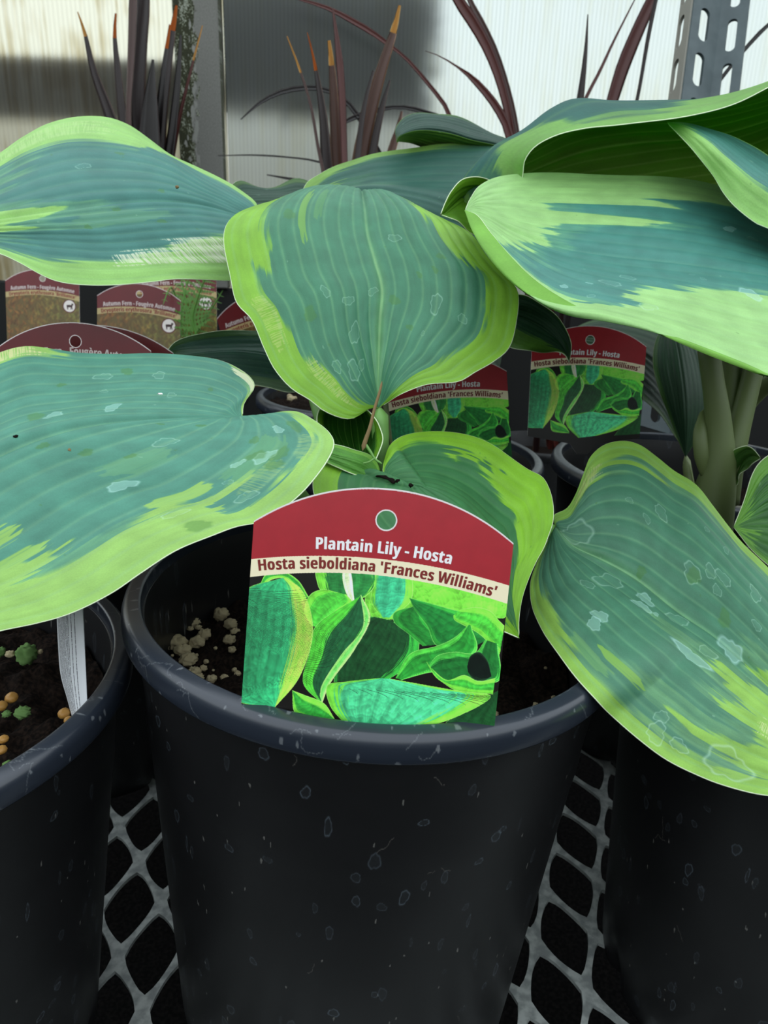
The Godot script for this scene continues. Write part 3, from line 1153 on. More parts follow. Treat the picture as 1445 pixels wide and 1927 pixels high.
func cordylines() -> void:
	var kinds := {"maroon": [Color(0.42, 0.31, 0.24), Color(0.12, 0.055, 0.055)], "brown": [Color(0.62, 0.47, 0.33), Color(0.28, 0.15, 0.09)], "red": [Color(0.32, 0.16, 0.13), Color(0.30, 0.12, 0.10)], "dark": [Color(0.20, 0.13, 0.12), Color(0.075, 0.045, 0.045)], "grey": [Color(0.62, 0.57, 0.53), Color(0.27, 0.17, 0.15)]}
	var i := 0
	for k in kinds:
		var m := mat("strap_" + k, Color.WHITE, 0.42, 0.5)
		m.albedo_texture = blade_image(kinds[k][0], kinds[k][1], i)
		i += 1
	var orange := mat("dry_orange", Color.WHITE, 0.8, 0.3)
	orange.albedo_texture = blade_image(Color(0.62, 0.38, 0.18), Color(0.58, 0.29, 0.10), 8)
	var straw := mat("dry_straw", Color.WHITE, 0.8, 0.3)
	straw.albedo_texture = blade_image(Color(0.80, 0.70, 0.48), Color(0.66, 0.47, 0.24), 9)
	var d := -0.86
	var a := thing("cordyline", "dark maroon cordyline with orange dried tips beside the mossy glazing bar", "potted plant", Vector3(-0.33, BENCH, -0.83), "purple strap-leaved plants along the back")
	strap_pot(a, Vector3(-0.33, BENCH, -0.83))
	blade(a, [Vector3(146, 22, 2), Vector3(160, 63, 9), Vector3(176, 133, 17), Vector3(203, 206, 27), Vector3(232, 300, 30), Vector3(258, 470, 22)], d, M.strap_maroon, straw, 0.10)
	blade(a, [Vector3(218, 25, 4), Vector3(216, 66, 9), Vector3(222, 133, 16), Vector3(230, 213, 22), Vector3(244, 300, 26), Vector3(262, 470, 20)], d + 0.006, M.strap_maroon, orange, 0.13)
	blade(a, [Vector3(254, -90, 8), Vector3(251, -10, 18), Vector3(249, 66, 16), Vector3(246, 133, 12), Vector3(242, 230, 14), Vector3(264, 470, 14)], d + 0.012, M.strap_grey)
	blade(a, [Vector3(276, -110, 14), Vector3(270, 0, 32), Vector3(262, 100, 36), Vector3(258, 213, 44), Vector3(268, 300, 46), Vector3(270, 470, 30)], d - 0.006, M.strap_maroon)
	blade(a, [Vector3(332, 10, 5), Vector3(327, 43, 12), Vector3(313, 140, 24), Vector3(301, 232, 36), Vector3(294, 320, 40), Vector3(278, 470, 26)], d, M.strap_maroon, orange, 0.09)
	blade(a, [Vector3(340, 66, 4), Vector3(336, 133, 13), Vector3(326, 233, 20), Vector3(312, 330, 22), Vector3(284, 470, 18)], d + 0.014, M.strap_dark)
	blade(a, [Vector3(381, 48, 2), Vector3(359, 133, 6), Vector3(339, 216, 9), Vector3(322, 310, 11), Vector3(290, 470, 10)], d - 0.012, M.strap_red, straw, 0.2)
	blade(a, [Vector3(320, 46, 4), Vector3(310, 120, 12), Vector3(300, 220, 24), Vector3(286, 330, 34), Vector3(274, 470, 24)], d + 0.02, M.strap_dark, orange, 0.11)
	blade(a, [Vector3(288, 112, 5), Vector3(284, 180, 30), Vector3(282, 260, 52), Vector3(278, 350, 50), Vector3(272, 470, 30)], d + 0.026, M.strap_dark)
	d = -0.72
	var b := thing("cordyline", "brown strap-leaved plant with clipped straw tips before the clear sheet", "potted plant", Vector3(-0.09, BENCH, -0.80), "purple strap-leaved plants along the back")
	strap_pot(b, Vector3(-0.09, BENCH, -0.80))
	blade(b, [Vector3(578, 61, 1.5), Vector3(586, 92, 4), Vector3(597, 146, 12), Vector3(609, 228, 22), Vector3(616, 320, 30), Vector3(640, 500, 22)], d, M.strap_maroon, orange, 0.17)
	blade(b, [Vector3(619, 76, 6), Vector3(624, 119, 13), Vector3(630, 213, 24), Vector3(636, 314, 30), Vector3(648, 500, 24)], d - 0.012, M.strap_brown, straw, 0.11)
	blade(b, [Vector3(626, 15, 3), Vector3(636, 91, 15), Vector3(642, 152, 15), Vector3(646, 240, 13), Vector3(650, 500, 12)], d + 0.012, M.strap_red)
	blade(b, [Vector3(540, 68, 2), Vector3(563, 128, 5), Vector3(584, 195, 6), Vector3(598, 274, 7), Vector3(636, 500, 8)], d + 0.008, M.strap_grey, straw, 0.2)
	blade(b, [Vector3(752, 10, 5), Vector3(741, 58, 16), Vector3(718, 131, 24), Vector3(696, 213, 31), Vector3(679, 292, 36), Vector3(662, 500, 26)], d - 0.006, M.strap_brown, straw, 0.12)
	blade(b, [Vector3(734, 150, 3), Vector3(720, 198, 13), Vector3(702, 283, 19), Vector3(672, 500, 16)], d + 0.006, M.strap_maroon)
	blade(b, [Vector3(703, 132, 4), Vector3(688, 189, 11), Vector3(677, 260, 13), Vector3(656, 500, 12)], d + 0.014, M.strap_maroon)
	blade(b, [Vector3(756, 209, 4), Vector3(746, 253, 15), Vector3(732, 300, 19), Vector3(676, 500, 16)], d + 0.018, M.strap_brown)
	var c := thing("cordyline", "thin arching dark strap-leaved plant close to the plastic wall", "potted plant", Vector3(0.075, BENCH, -0.845), "purple strap-leaved plants along the back")
	strap_pot(c, Vector3(0.075, BENCH, -0.845))
	d = -0.885
	blade(c, [Vector3(453, 225, 2), Vector3(487, 195, 6), Vector3(527, 174, 9), Vector3(566, 166, 9), Vector3(603, 167, 8), Vector3(650, 190, 9), Vector3(720, 300, 11), Vector3(790, 460, 12)], d, M.strap_dark)
	blade(c, [Vector3(540, -8, 3), Vector3(615, 15, 8), Vector3(664, 40, 11), Vector3(700, 61, 9), Vector3(725, 79, 6), Vector3(764, 110, 7), Vector3(801, 152, 8), Vector3(828, 186, 9), Vector3(846, 216, 10), Vector3(850, 300, 11), Vector3(820, 460, 12)], d - 0.02, M.strap_red)
	blade(c, [Vector3(640, 236, 4), Vector3(662, 223, 10), Vector3(690, 213, 9), Vector3(730, 203, 6), Vector3(760, 202, 8), Vector3(800, 212, 10), Vector3(850, 240, 11), Vector3(830, 460, 12)], d, M.strap_dark)
	blade(c, [Vector3(410, 293, 1.5), Vector3(481, 292, 3), Vector3(542, 296, 3), Vector3(597, 304, 4), Vector3(700, 345, 6), Vector3(800, 460, 8)], d + 0.01, M.strap_dark)
	blade(c, [Vector3(502, 329, 2), Vector3(542, 336, 5), Vector3(575, 342, 5), Vector3(690, 380, 7), Vector3(800, 470, 9)], d - 0.01, M.strap_dark)
	var e := thing("cordyline", "red-brown strap-leaved plant arching in front of the brightest part of the wall", "potted plant", Vector3(0.24, BENCH, -0.80), "purple strap-leaved plants along the back")
	strap_pot(e, Vector3(0.24, BENCH, -0.80))
	d = -0.76
	blade(e, [Vector3(815, -90, 10), Vector3(860, -3, 22), Vector3(890, 42, 20), Vector3(917, 90, 17), Vector3(943, 160, 15), Vector3(962, 246, 16), Vector3(985, 460, 16)], d, M.strap_red)
	blade(e, [Vector3(845, -100, 6), Vector3(882, -3, 11), Vector3(908, 45, 10), Vector3(930, 90, 9), Vector3(954, 160, 9), Vector3(973, 246, 10), Vector3(992, 460, 12)], d - 0.008, M.strap_grey)
	blade(e, [Vector3(800, 96, 1), Vector3(826, 105, 2), Vector3(850, 119, 4), Vector3(880, 140, 12), Vector3(910, 170, 15), Vector3(933, 200, 16), Vector3(956, 246, 17), Vector3(980, 460, 16)], d + 0.008, M.strap_red)
	blade(e, [Vector3(1106, 27, 2), Vector3(1102, 95, 9), Vector3(1092, 183, 18), Vector3(1080, 260, 20), Vector3(1040, 460, 18)], d, M.strap_maroon)
	blade(e, [Vector3(1200, -12, 2), Vector3(1152, 83, 6), Vector3(1129, 133, 7), Vector3(1103, 183, 8), Vector3(1070, 260, 9), Vector3(1030, 460, 10)], d + 0.01, M.strap_red)
	blade(e, [Vector3(1270, -90, 14), Vector3(1228, -3, 24), Vector3(1199, 60, 27), Vector3(1172, 126, 23), Vector3(1153, 186, 17), Vector3(1130, 260, 16), Vector3(1050, 460, 16)], d - 0.01, M.strap_red)
	blade(e, [Vector3(1250, -60, 6), Vector3(1234, 0, 8), Vector3(1219, 73, 7), Vector3(1199, 186, 7), Vector3(1170, 300, 9), Vector3(1080, 460, 10)], d + 0.006, M.strap_maroon)
	blade(e, [Vector3(1500, 5, 3), Vector3(1445, 47, 8), Vector3(1402, 92, 7), Vector3(1340, 170, 8), Vector3(1230, 320, 10), Vector3(1100, 470, 10)], d, M.strap_dark)


func strap_pot(o: Node3D, p: Vector3) -> void:
	var prof := [Vector2(0.066, 0.10), Vector2(0.072, 0.13), Vector2(0.078, 0.13), Vector2(0.078, 0.12), Vector2(0.074, 0.118), Vector2(0.06, 0.006), Vector2(0.055, 0.0), Vector2(0.0, 0.0)]
	var m := obj("pot", lathe(prof, 48), M.pot_plastic, o)
	m.position = Vector3.ZERO
	var c := obj("compost", lathe([Vector2(0.0, 0.112), Vector2(0.03, 0.110), Vector2(0.0695, 0.106), Vector2(0.066, 0.10)], 32), M.soil, o)
	c.position = Vector3.ZERO


# ------------------------------------------------------------------ plant tags
func arc_text(text: String, width: float, cap: float, c: Vector2, radius: float, tilt: float, z: float, bold := true) -> ArrayMesh:
	# flat lettering bent along a circle; measures are in tag widths
	var font := SystemFont.new()
	font.font_names = PackedStringArray(["Droid Sans"])
	font.font_weight = 700 if bold else 400
	var make := func(s: String) -> Array:
		var tm := TextMesh.new()
		tm.font = font
		tm.font_size = 64
		tm.pixel_size = 0.01
		tm.depth = 0.0
		tm.curve_step = 1.2
		tm.text = s
		return tm.get_mesh_arrays()
	var hv: PackedVector3Array = make.call("H")[Mesh.ARRAY_VERTEX]
	var lo := INF
	var hi := -INF
	for v in hv:
		lo = minf(lo, v.y)
		hi = maxf(hi, v.y)
	var src: Array = make.call(text)
	var V: PackedVector3Array = src[Mesh.ARRAY_VERTEX]
	var x0 := INF
	var x1 := -INF
	for v in V:
		x0 = minf(x0, v.x)
		x1 = maxf(x1, v.x)
	var sy := cap / (hi - lo)
	var sx := width / (x1 - x0)
	var P := PackedVector3Array()
	var N := PackedVector3Array()
	for v in V:
		var t := ((v.x - (x0 + x1) * 0.5) * sx) / radius
		var y := (v.y - lo) * sy
		var q := Vector2((radius + y) * sin(t), -radius + (radius + y) * cos(t)).rotated(tilt)
		P.append(Vector3(c.x + q.x, c.y + q.y, z))
		N.append(Vector3(0, 0, 1))
	var arr := []
	arr.resize(Mesh.ARRAY_MAX)
	arr[Mesh.ARRAY_VERTEX] = P
	arr[Mesh.ARRAY_NORMAL] = N
	var idx: PackedInt32Array = src[Mesh.ARRAY_INDEX]
	var count := P.size()
	for k in count:                           # a heavier face: every stroke once more, a hair to the side
		P.append(P[k] + Vector3(cap * 0.045, 0, 0.00002))
		N.append(Vector3(0, 0, 1))
	var more := PackedInt32Array()
	for k in idx:
		more.append(k + count)
	idx.append_array(more)
	arr[Mesh.ARRAY_VERTEX] = P
	arr[Mesh.ARRAY_NORMAL] = N
	arr[Mesh.ARRAY_INDEX] = idx
	var m := ArrayMesh.new()
	m.add_surface_from_arrays(Mesh.PRIMITIVE_TRIANGLES, arr)
	return m


const TAG_BOX := Rect2(0.0, -0.97, 1.0, 1.15)


func tag_card(called: String, label: String, tl: Vector3, tr: Vector3, bl: Vector3, printed: ImageTexture, lines: Array, group := "", ink := "white_ink") -> Node3D:
	var a := at(tl.x, tl.y, tl.z)
	var b := at(tr.x, tr.y, tr.z)
	var c := at(bl.x, bl.y, bl.z)
	var W := a.distance_to(b)
	var x := (b - a).normalized()
	var y := ((a - c) - x * x.dot(a - c)).normalized()
	var o := thing(called, label, "plant tag", a, group)
	local(o)
	o.transform = Transform3D(Basis(x, y, x.cross(y)), a)
	var hole := Vector2(0.506, 0.046)
	var outer := PackedVector2Array()
	var inner := PackedVector2Array()
	var R := (0.25 + 0.168 * 0.168) / (2.0 * 0.168)
	var th := asin(0.5 / R)
	for k in 41:
		var t := lerpf(-th, th, k / 40.0)
		outer.append(Vector2(0.5 + R * sin(t), 0.168 - R + R * cos(t)))
	for q in [[Vector2(1, 0), Vector2(1, -0.80), 16], [Vector2(1, -0.80), Vector2(0.62, -0.86), 6], [Vector2(0.62, -0.86), Vector2(0.55, -0.95), 4], [Vector2(0.55, -0.95), Vector2(0.45, -0.95), 3], [Vector2(0.45, -0.95), Vector2(0.38, -0.86), 4], [Vector2(0.38, -0.86), Vector2(0, -0.80), 6], [Vector2(0, -0.80), Vector2(0, 0), 16]]:
		for k in range(1, int(q[2]) + 1):
			outer.append((q[0] as Vector2).lerp(q[1], float(k) / q[2]))
	outer.remove_at(outer.size() - 1)
	for p in outer:
		inner.append(hole + (p - hole).normalized() * 0.037)
	for k in outer.size():
		outer[k] *= W
		inner[k] *= W
	var thick := 0.0005
	var front := SurfaceTool.new()
	front.begin(Mesh.PRIMITIVE_TRIANGLES)
	ring_plate(front, outer, inner, Transform3D(Basis.IDENTITY, Vector3(0, 0, 0.00003)), thick, Rect2(TAG_BOX.position * W, TAG_BOX.size * W), false)
	var rest := SurfaceTool.new()
	rest.begin(Mesh.PRIMITIVE_TRIANGLES)
	ring_plate(rest, outer, inner, Transform3D.IDENTITY, thick)
	obj("card", rest.commit(), M.card_edge, o)
	var m := StandardMaterial3D.new()
	m.resource_name = "print"
	m.albedo_texture = printed
	m.roughness = 0.32
	m.metallic_specular = 0.45
	obj("print", front.commit(), m, o)
	var z := thick * 0.5 + 0.0001
	for l in lines:
		var t := obj("lettering", arc_text(l[0], l[1], l[2], l[3], l[4], l[5], z / W), M[l[6]], o)
		t.scale = Vector3.ONE * W
	return o


func tags() -> void:
	var title := ["Plantain Lily - Hosta", 0.522, 0.0455, Vector2(0.506, -0.0835), 3.0, -0.028, "white_ink"]
	var sub := ["Hosta sieboldiana 'Frances Williams'", 0.920, 0.043, Vector2(0.490, -0.1575), 2.3, -0.026, "brown_ink"]
	tag_card("hosta_tag", "bright hosta tag leaning in the middle front pot", Vector3(478, 980, 0.250), Vector3(966, 1022, 0.250), Vector3(449, 1332, 0.2565), hosta_print, [title, sub])
	tag_card("hosta_tag", "shaded hosta tag behind the upright leaf, its top hidden", Vector3(727, 724, 0.497), Vector3(953, 698, 0.50), Vector3(742, 880, 0.512), hosta_print, [title, sub])
	tag_card("hosta_tag", "shaded hosta tag beside the thick pale stems, a leaf tip hanging over it", Vector3(1001, 648, 0.525), Vector3(1216, 652, 0.525), Vector3(990, 822, 0.536), hosta_print, [title, sub])
	var f1 := ["Autumn Fern - Fougère Automne", 0.86, 0.05, Vector2(0.50, -0.090), 2.6, -0.01, "soft_white_ink"]
	var f2 := ["Dryopteris erythrosora 'Brilliance'", 0.90, 0.046, Vector2(0.50, -0.160), 2.4, -0.01, "brown_ink"]
	tag_card("fern_tag", "far fern tag standing nearest the wall, at the edge of the view", Vector3(10, 528, 0.86), Vector3(149, 534, 0.86), Vector3(14, 640, 0.87), fern_print, [f1, f2])
	tag_card("fern_tag", "far fern tag with a green light shining through its hole", Vector3(183, 556, 0.77), Vector3(340, 566, 0.77), Vector3(186, 670, 0.78), fern_print, [f1, f2])
	tag_card("fern_tag", "fern tag half hidden behind the green fern fronds", Vector3(256, 520, 0.83), Vector3(407, 524, 0.83), Vector3(258, 620, 0.84), fern_print, [f1, f2])
	tag_card("fern_tag", "large maroon fern tag rising right behind the big front leaf", Vector3(-2, 652, 0.425), Vector3(284, 660, 0.425), Vector3(-4, 850, 0.435), fern_print, [["Autumn Fern - Fougère Automne", 0.86, 0.05, Vector2(0.50, -0.042), 2.6, -0.01, "soft_white_ink"], f2])
	tag_card("fern_tag", "maroon fern tag peeking out behind the large maroon one", Vector3(34, 660, 0.452), Vector3(326, 664, 0.452), Vector3(32, 850, 0.465), fern_print, [["Autumn Fern - Fougère Automne", 0.86, 0.05, Vector2(0.50, -0.02), 2.6, -0.01, "soft_white_ink"], f2])
	tag_card("fern_tag", "dark fern tag in deep shade behind the edge of the upright leaf", Vector3(408, 600, 0.72), Vector3(570, 560, 0.72), Vector3(440, 700, 0.735), fern_print, [f1, f2])
	# white care label of the corner pot, seen from its printed back
	var o := thing("care_label", "white care label with fine print bent inside the corner pot", "plant tag", Vector3.ZERO)
	var P := PackedVector3Array()
	var UV := PackedVector2Array()
	var left := spline(pixels([Vector3(100, 1050, 0.322), Vector3(107, 1150, 0.322), Vector3(110, 1210, 0.321), Vector3(115, 1270, 0.320), Vector3(126, 1310, 0.318), Vector3(137, 1350, 0.316)]), 20)
	var right := spline(pixels([Vector3(150, 1050, 0.300), Vector3(156, 1150, 0.3), Vector3(159, 1210, 0.300), Vector3(162, 1270, 0.299), Vector3(164, 1320, 0.297), Vector3(166, 1365, 0.294)]), 20)
	for i in 21:
		for j in 13:
			var t := j / 12.0
			var p := left[i].lerp(right[i], t) + Vector3(-0.0012, 0, 0.0008) * sin(PI * t)
			P.append(p)
			UV.append(Vector2(t, i / 20.0))
	var im := Image.create(256, 512, false, Image.FORMAT_RGB8)
	im.fill(Color(0.97, 0.98, 0.99))
	var r := RandomNumberGenerator.new()
	r.seed = 19
	for line in 14:
		var x0 := 28 + line * 13
		for yy in range(10, 505):
			if r.randf() < 0.80 and (line < 10 or line % 2):
				for w in 5:
					im.set_pixel(x0 + w + (1 if r.randf() < 0.4 else 0), yy, Color(0.10, 0.10, 0.13))
	var lm := mat("care_print", Color.WHITE, 0.5)
	lm.albedo_texture = ImageTexture.create_from_image(im)
	var two := P.duplicate()
	obj("card", thick_sheet(P, 20, 12, UV, 0.0005), lm, o)


func thick_sheet(P: PackedVector3Array, nu: int, nv: int, UV: PackedVector2Array, thick: float) -> ArrayMesh:
	var st := SurfaceTool.new()
	st.begin(Mesh.PRIMITIVE_TRIANGLES)
	var N := normals(P, nu, nv)
	var W := nv + 1
	var put := func(k: int, s: float):
		st.set_normal(N[k] * s)
		st.set_uv(UV[k])
		st.add_vertex(P[k] + N[k] * s * thick * 0.5)
	for i in nu:
		for j in nv:
			var a := i * W + j
			for k in [a, a + W, a + 1, a + 1, a + W, a + W + 1]:
				put.call(k, 1.0)
			for k in [a, a + 1, a + W, a + 1, a + W + 1, a + W]:
				put.call(k, -1.0)
	for e in [0, nv]:
		for i in nu:
			var a: int = i * W + e
			var b: int = a + W
			for q in [[a, 1.0], [b, 1.0], [a, -1.0], [a, -1.0], [b, 1.0], [b, -1.0]]:
				put.call(q[0], q[1])
	return st.commit()


func tag_pixel(p: Vector2, S: Vector2) -> Vector2:     # tag widths -> pixels of the print
	return Vector2((p.x - TAG_BOX.position.x) / TAG_BOX.size.x * S.x, (1.0 - (p.y - TAG_BOX.position.y) / TAG_BOX.size.y) * S.y)


func crop_to_tag(x: float, y: float) -> Vector2:       # from measurements on the front tag to tag widths
	var q := Vector2(430.0 + x / 2.535 - 478.0, 880.0 + y / 2.535 - 980.0)
	return Vector2((q.x * 0.9965 + q.y * 0.084) / 490.0, (q.x * 0.084 - q.y * 0.9965) / 490.0)


func print_leaf(im: Image, A: Array, B: Array, inner: Color, margin: Color, ma: float, mb: float, ribs: int, shade := 0.0, edge := Color(0.75, 1.0, 0.55)) -> void:
	# a leaf of the printed picture: filled between two edges that run from stalk to tip
	var S := Vector2(im.get_width(), im.get_height())
	var to := func(v: Array) -> Array:
		var o := []
		for p in v:
			var q := tag_pixel(crop_to_tag(p.x, p.y), S)
			o.append(Vector3(q.x, q.y, 0))
		return o
	var n := 340
	var a := spline(to.call(A), n)
	var b := spline(to.call(B), n)
	var wide := 1.0
	for i in range(0, n, 10):
		wide = maxf(wide, a[i].distance_to(b[i]))
	var m := int(wide * 1.6) + 2
	for i in n + 1:
		var u := float(i) / n
		for j in m + 1:
			var t := float(j) / m
			var p := a[i].lerp(b[i], t)
			var x := int(p.x)
			var y := int(p.y)
			if x < 0 or y < 0 or x >= im.get_width() or y >= im.get_height():
				continue
			var s := nz_streak[((j * 512 / m) & 511) * 512 + ((i + int(wide)) & 511)] * 0.0039 - 0.5
			var l := nz_low[((y * 2) & 511) * 512 + ((x * 2) & 511)] * 0.0039 - 0.5
			var jag := s * 0.16
			var k := clampf((ma - t + jag) * 22.0, 0.0, 1.0)
			k = maxf(k, clampf((t - 1.0 + mb + jag) * 22.0, 0.0, 1.0))
			var c := inner.lerp(margin, k)
			var rib := sin(t * ribs * PI) if ribs else 0.0
			var f := 1.0 + l * 0.30 + s * 0.16 + (0.13 * absf(rib) - 0.08 if ribs else 0.0) + 0.22 * (t - 0.5) - shade * u
			f += 0.05 * sin(u * 70.0 + t * ribs * 3.0 + l * 12.0) * (1.0 - k)
			c = Color(c.r * f, c.g * f, c.b * f)
			if t < 1.3 / wide or t > 1.0 - 1.3 / wide:
				c = c.lerp(edge, 0.45)
			im.set_pixel(x, y, Color(c.r * 1.22, c.g * 1.22, c.b * 1.22).clamp())


func tag_base(S: int) -> Image:
	# maroon head with its cream band
	var im := Image.create(S, int(S * TAG_BOX.size.y), false, Image.FORMAT_RGB8)
	return im


func tag_head(im: Image, maroon: Color, cream: Color) -> void:
	var S := Vector2(im.get_width(), im.get_height())
	var R := (0.25 + 0.168 * 0.168) / (2.0 * 0.168)
	for y in im.get_height():
		for x in im.get_width():
			var p := Vector2((x + 0.5) / S.x, TAG_BOX.position.y + (1.0 - (y + 0.5) / S.y) * TAG_BOX.size.y)
			var q := p.x - 0.46
			var top := -0.105 - 0.21 * q * q
			var low := -0.169 - 0.215 * q * q - 0.012 * absf(q)
			var l := nz_low[(y & 511) * 512 + (x & 511)] * 0.0039 - 0.5
			if p.y > top:
				var c := maroon * (1.0 + 0.06 * l)
				if (p - Vector2(0.5, 0.168 - R)).length() > R - 0.006 or p.distance_to(Vector2(0.506, 0.046)) < 0.042:
					c = Color(0.93, 0.90, 0.89)
				im.set_pixel(x, y, c)
			elif p.y > low:
				im.set_pixel(x, y, cream)


func paint_hosta_print() -> Image:
	var im := tag_base(768)
	im.fill(Color(0.10, 0.09, 0.08))
	var lime := Color(0.46, 0.83, 0.26)
	var green := Color(0.20, 0.60, 0.22)
	var aqua := Color(0.24, 0.68, 0.48)
	var deep := Color(0.10, 0.27, 0.14)
	var V := func(a: Array) -> Array:
		var o := []
		for k in a.size() / 2:
			o.append(Vector2(a[2 * k], a[2 * k + 1]))
		return o
	print_leaf(im, V.call([1000, 1300, 1060, 1230, 1180, 1150, 1300, 1080]), V.call([1300, 1300, 1310, 1230, 1310, 1150, 1310, 1080]), Color(0.10, 0.28, 0.14), Color(0.14, 0.34, 0.17), 0.1, 0.1, 5)
	print_leaf(im, V.call([660, 470, 650, 600, 670, 720, 780, 730]), V.call([1000, 470, 1330, 560, 1320, 720, 1250, 700]), lime, Color(0.55, 0.90, 0.30), 0.0, 0.0, 3)
	print_leaf(im, V.call([700, 470, 690, 560, 680, 640, 730, 720]), V.call([860, 470, 880, 560, 870, 640, 780, 720]), aqua, lime, 0.12, 0.2, 3)
	print_leaf(im, V.call([150, 560, 180, 510, 260, 500, 330, 540, 380, 620]), V.call([150, 590, 190, 545, 260, 530, 310, 570, 350, 640]), green, lime, 0.2, 0.4, 0)
	print_leaf(im, V.call([410, 470, 420, 540, 440, 590, 500, 620]), V.call([700, 470, 700, 560, 650, 620, 590, 640]), Color(0.16, 0.46, 0.22), lime, 0.18, 0.05, 5)
	print_leaf(im, V.call([545, 480, 545, 540, 560, 600, 590, 650]), V.call([580, 480, 590, 540, 595, 600, 600, 640]), Color(0.80, 0.88, 0.66), Color(0.9, 0.95, 0.8), 0.3, 0.3, 0)
	print_leaf(im, V.call([390, 760, 360, 690, 390, 610, 450, 585, 520, 600]), V.call([420, 770, 470, 740, 540, 700, 590, 650, 560, 610]), Color(0.30, 0.72, 0.24), lime, 0.2, 0.2, 3)
	print_leaf(im, V.call([500, 1040, 500, 900, 560, 800, 660, 720, 780, 735]), V.call([760, 1030, 860, 960, 910, 880, 900, 800, 790, 745]), deep, green, 0.08, 0.16, 11)
	print_leaf(im, V.call([930, 860, 860, 800, 790, 740, 790, 700, 890, 665]), V.call([1040, 850, 1000, 800, 950, 740, 920, 690, 895, 660]), Color(0.14, 0.46, 0.18), green, 0.2, 0.2, 4)
	print_leaf(im, V.call([1180, 860, 1000, 860, 950, 760, 890, 680, 865, 625]), V.call([1290, 800, 1230, 700, 1110, 690, 960, 650, 865, 625]), Color(0.13, 0.47, 0.20), green, 0.12, 0.15, 5)
	print_leaf(im, V.call([1300, 900, 1200, 800, 1130, 760, 1080, 730, 1075, 710]), V.call([1320, 760, 1290, 730, 1255, 690, 1190, 670, 1110, 680]), Color(0.30, 0.74, 0.24), lime, 0.2, 0.3, 3)
	print_leaf(im, V.call([800, 1020, 870, 900, 1000, 860, 1080, 820, 1150, 755]), V.call([830, 1030, 930, 1000, 1100, 960, 1190, 880, 1160, 760]), Color(0.17, 0.55, 0.20), Color(0.34, 0.80, 0.28), 0.2, 0.12, 4)
	print_leaf(im, V.call([960, 960, 1000, 910, 1080, 890, 1180, 895, 1230, 830]), V.call([990, 1000, 1060, 1050, 1200, 1040, 1300, 1030, 1290, 850]), Color(0.12, 0.40, 0.17), Color(0.3, 0.75, 0.28), 0.18, 0.1, 4)
	print_leaf(im, V.call([1145, 960, 1160, 910, 1200, 890, 1240, 930, 1262, 1010]), V.call([1150, 990, 1170, 1020, 1200, 1032, 1230, 1030, 1262, 1012]), Color(0.05, 0.09, 0.07), Color(0.1, 0.2, 0.12), 0.1, 0.1, 0, 0.0, Color(0.3, 0.5, 0.35))
	print_leaf(im, V.call([950, 940, 990, 1010, 1040, 1050, 1090, 1080, 1270, 1100]), V.call([960, 960, 1050, 1030, 1130, 1005, 1200, 1035, 1280, 1020]), Color(0.26, 0.70, 0.24), lime, 0.3, 0.3, 3)
	print_leaf(im, V.call([440, 1150, 350, 1050, 380, 900, 410, 770, 630, 615]), V.call([440, 1150, 470, 1060, 560, 930, 660, 760, 630, 615]), Color(0.12, 0.33, 0.19), Color(0.33, 0.78, 0.24), 0.38, 0.10, 8)
	print_leaf(im, V.call([430, 1110, 440, 1060, 540, 900, 640, 770, 630, 612]), V.call([440, 1150, 480, 1050, 600, 880, 676, 720, 632, 612]), Color(0.45, 0.85, 0.38), Color(0.62, 0.93, 0.45), 0.3, 0.3, 0)
	print_leaf(im, V.call([210, 1170, 0, 1120, 20, 800, 80, 590, 235, 535]), V.call([210, 1170, 330, 1020, 400, 780, 350, 590, 270, 528]), Color(0.21, 0.66, 0.42), Color(0.60, 0.90, 0.30), 0.04, 0.26, 8)
	print_leaf(im, V.call([600, 1300, 480, 1160, 468, 1060, 560, 1040, 720, 1022]), V.call([800, 1290, 1060, 1230, 1260, 1110, 1110, 1085, 780, 1026]), Color(0.30, 0.76, 0.52), lime, 0.10, 0.17, 9)
	print_leaf(im, V.call([500, 1240, 400, 1230, 310, 1200, 296, 1085]), V.call([500, 1225, 450, 1150, 360, 1110, 296, 1085]), green, lime, 0.2, 0.3, 3)
	tag_head(im, Color(0.68, 0.165, 0.20), Color(1.0, 0.95, 0.80))
	return im


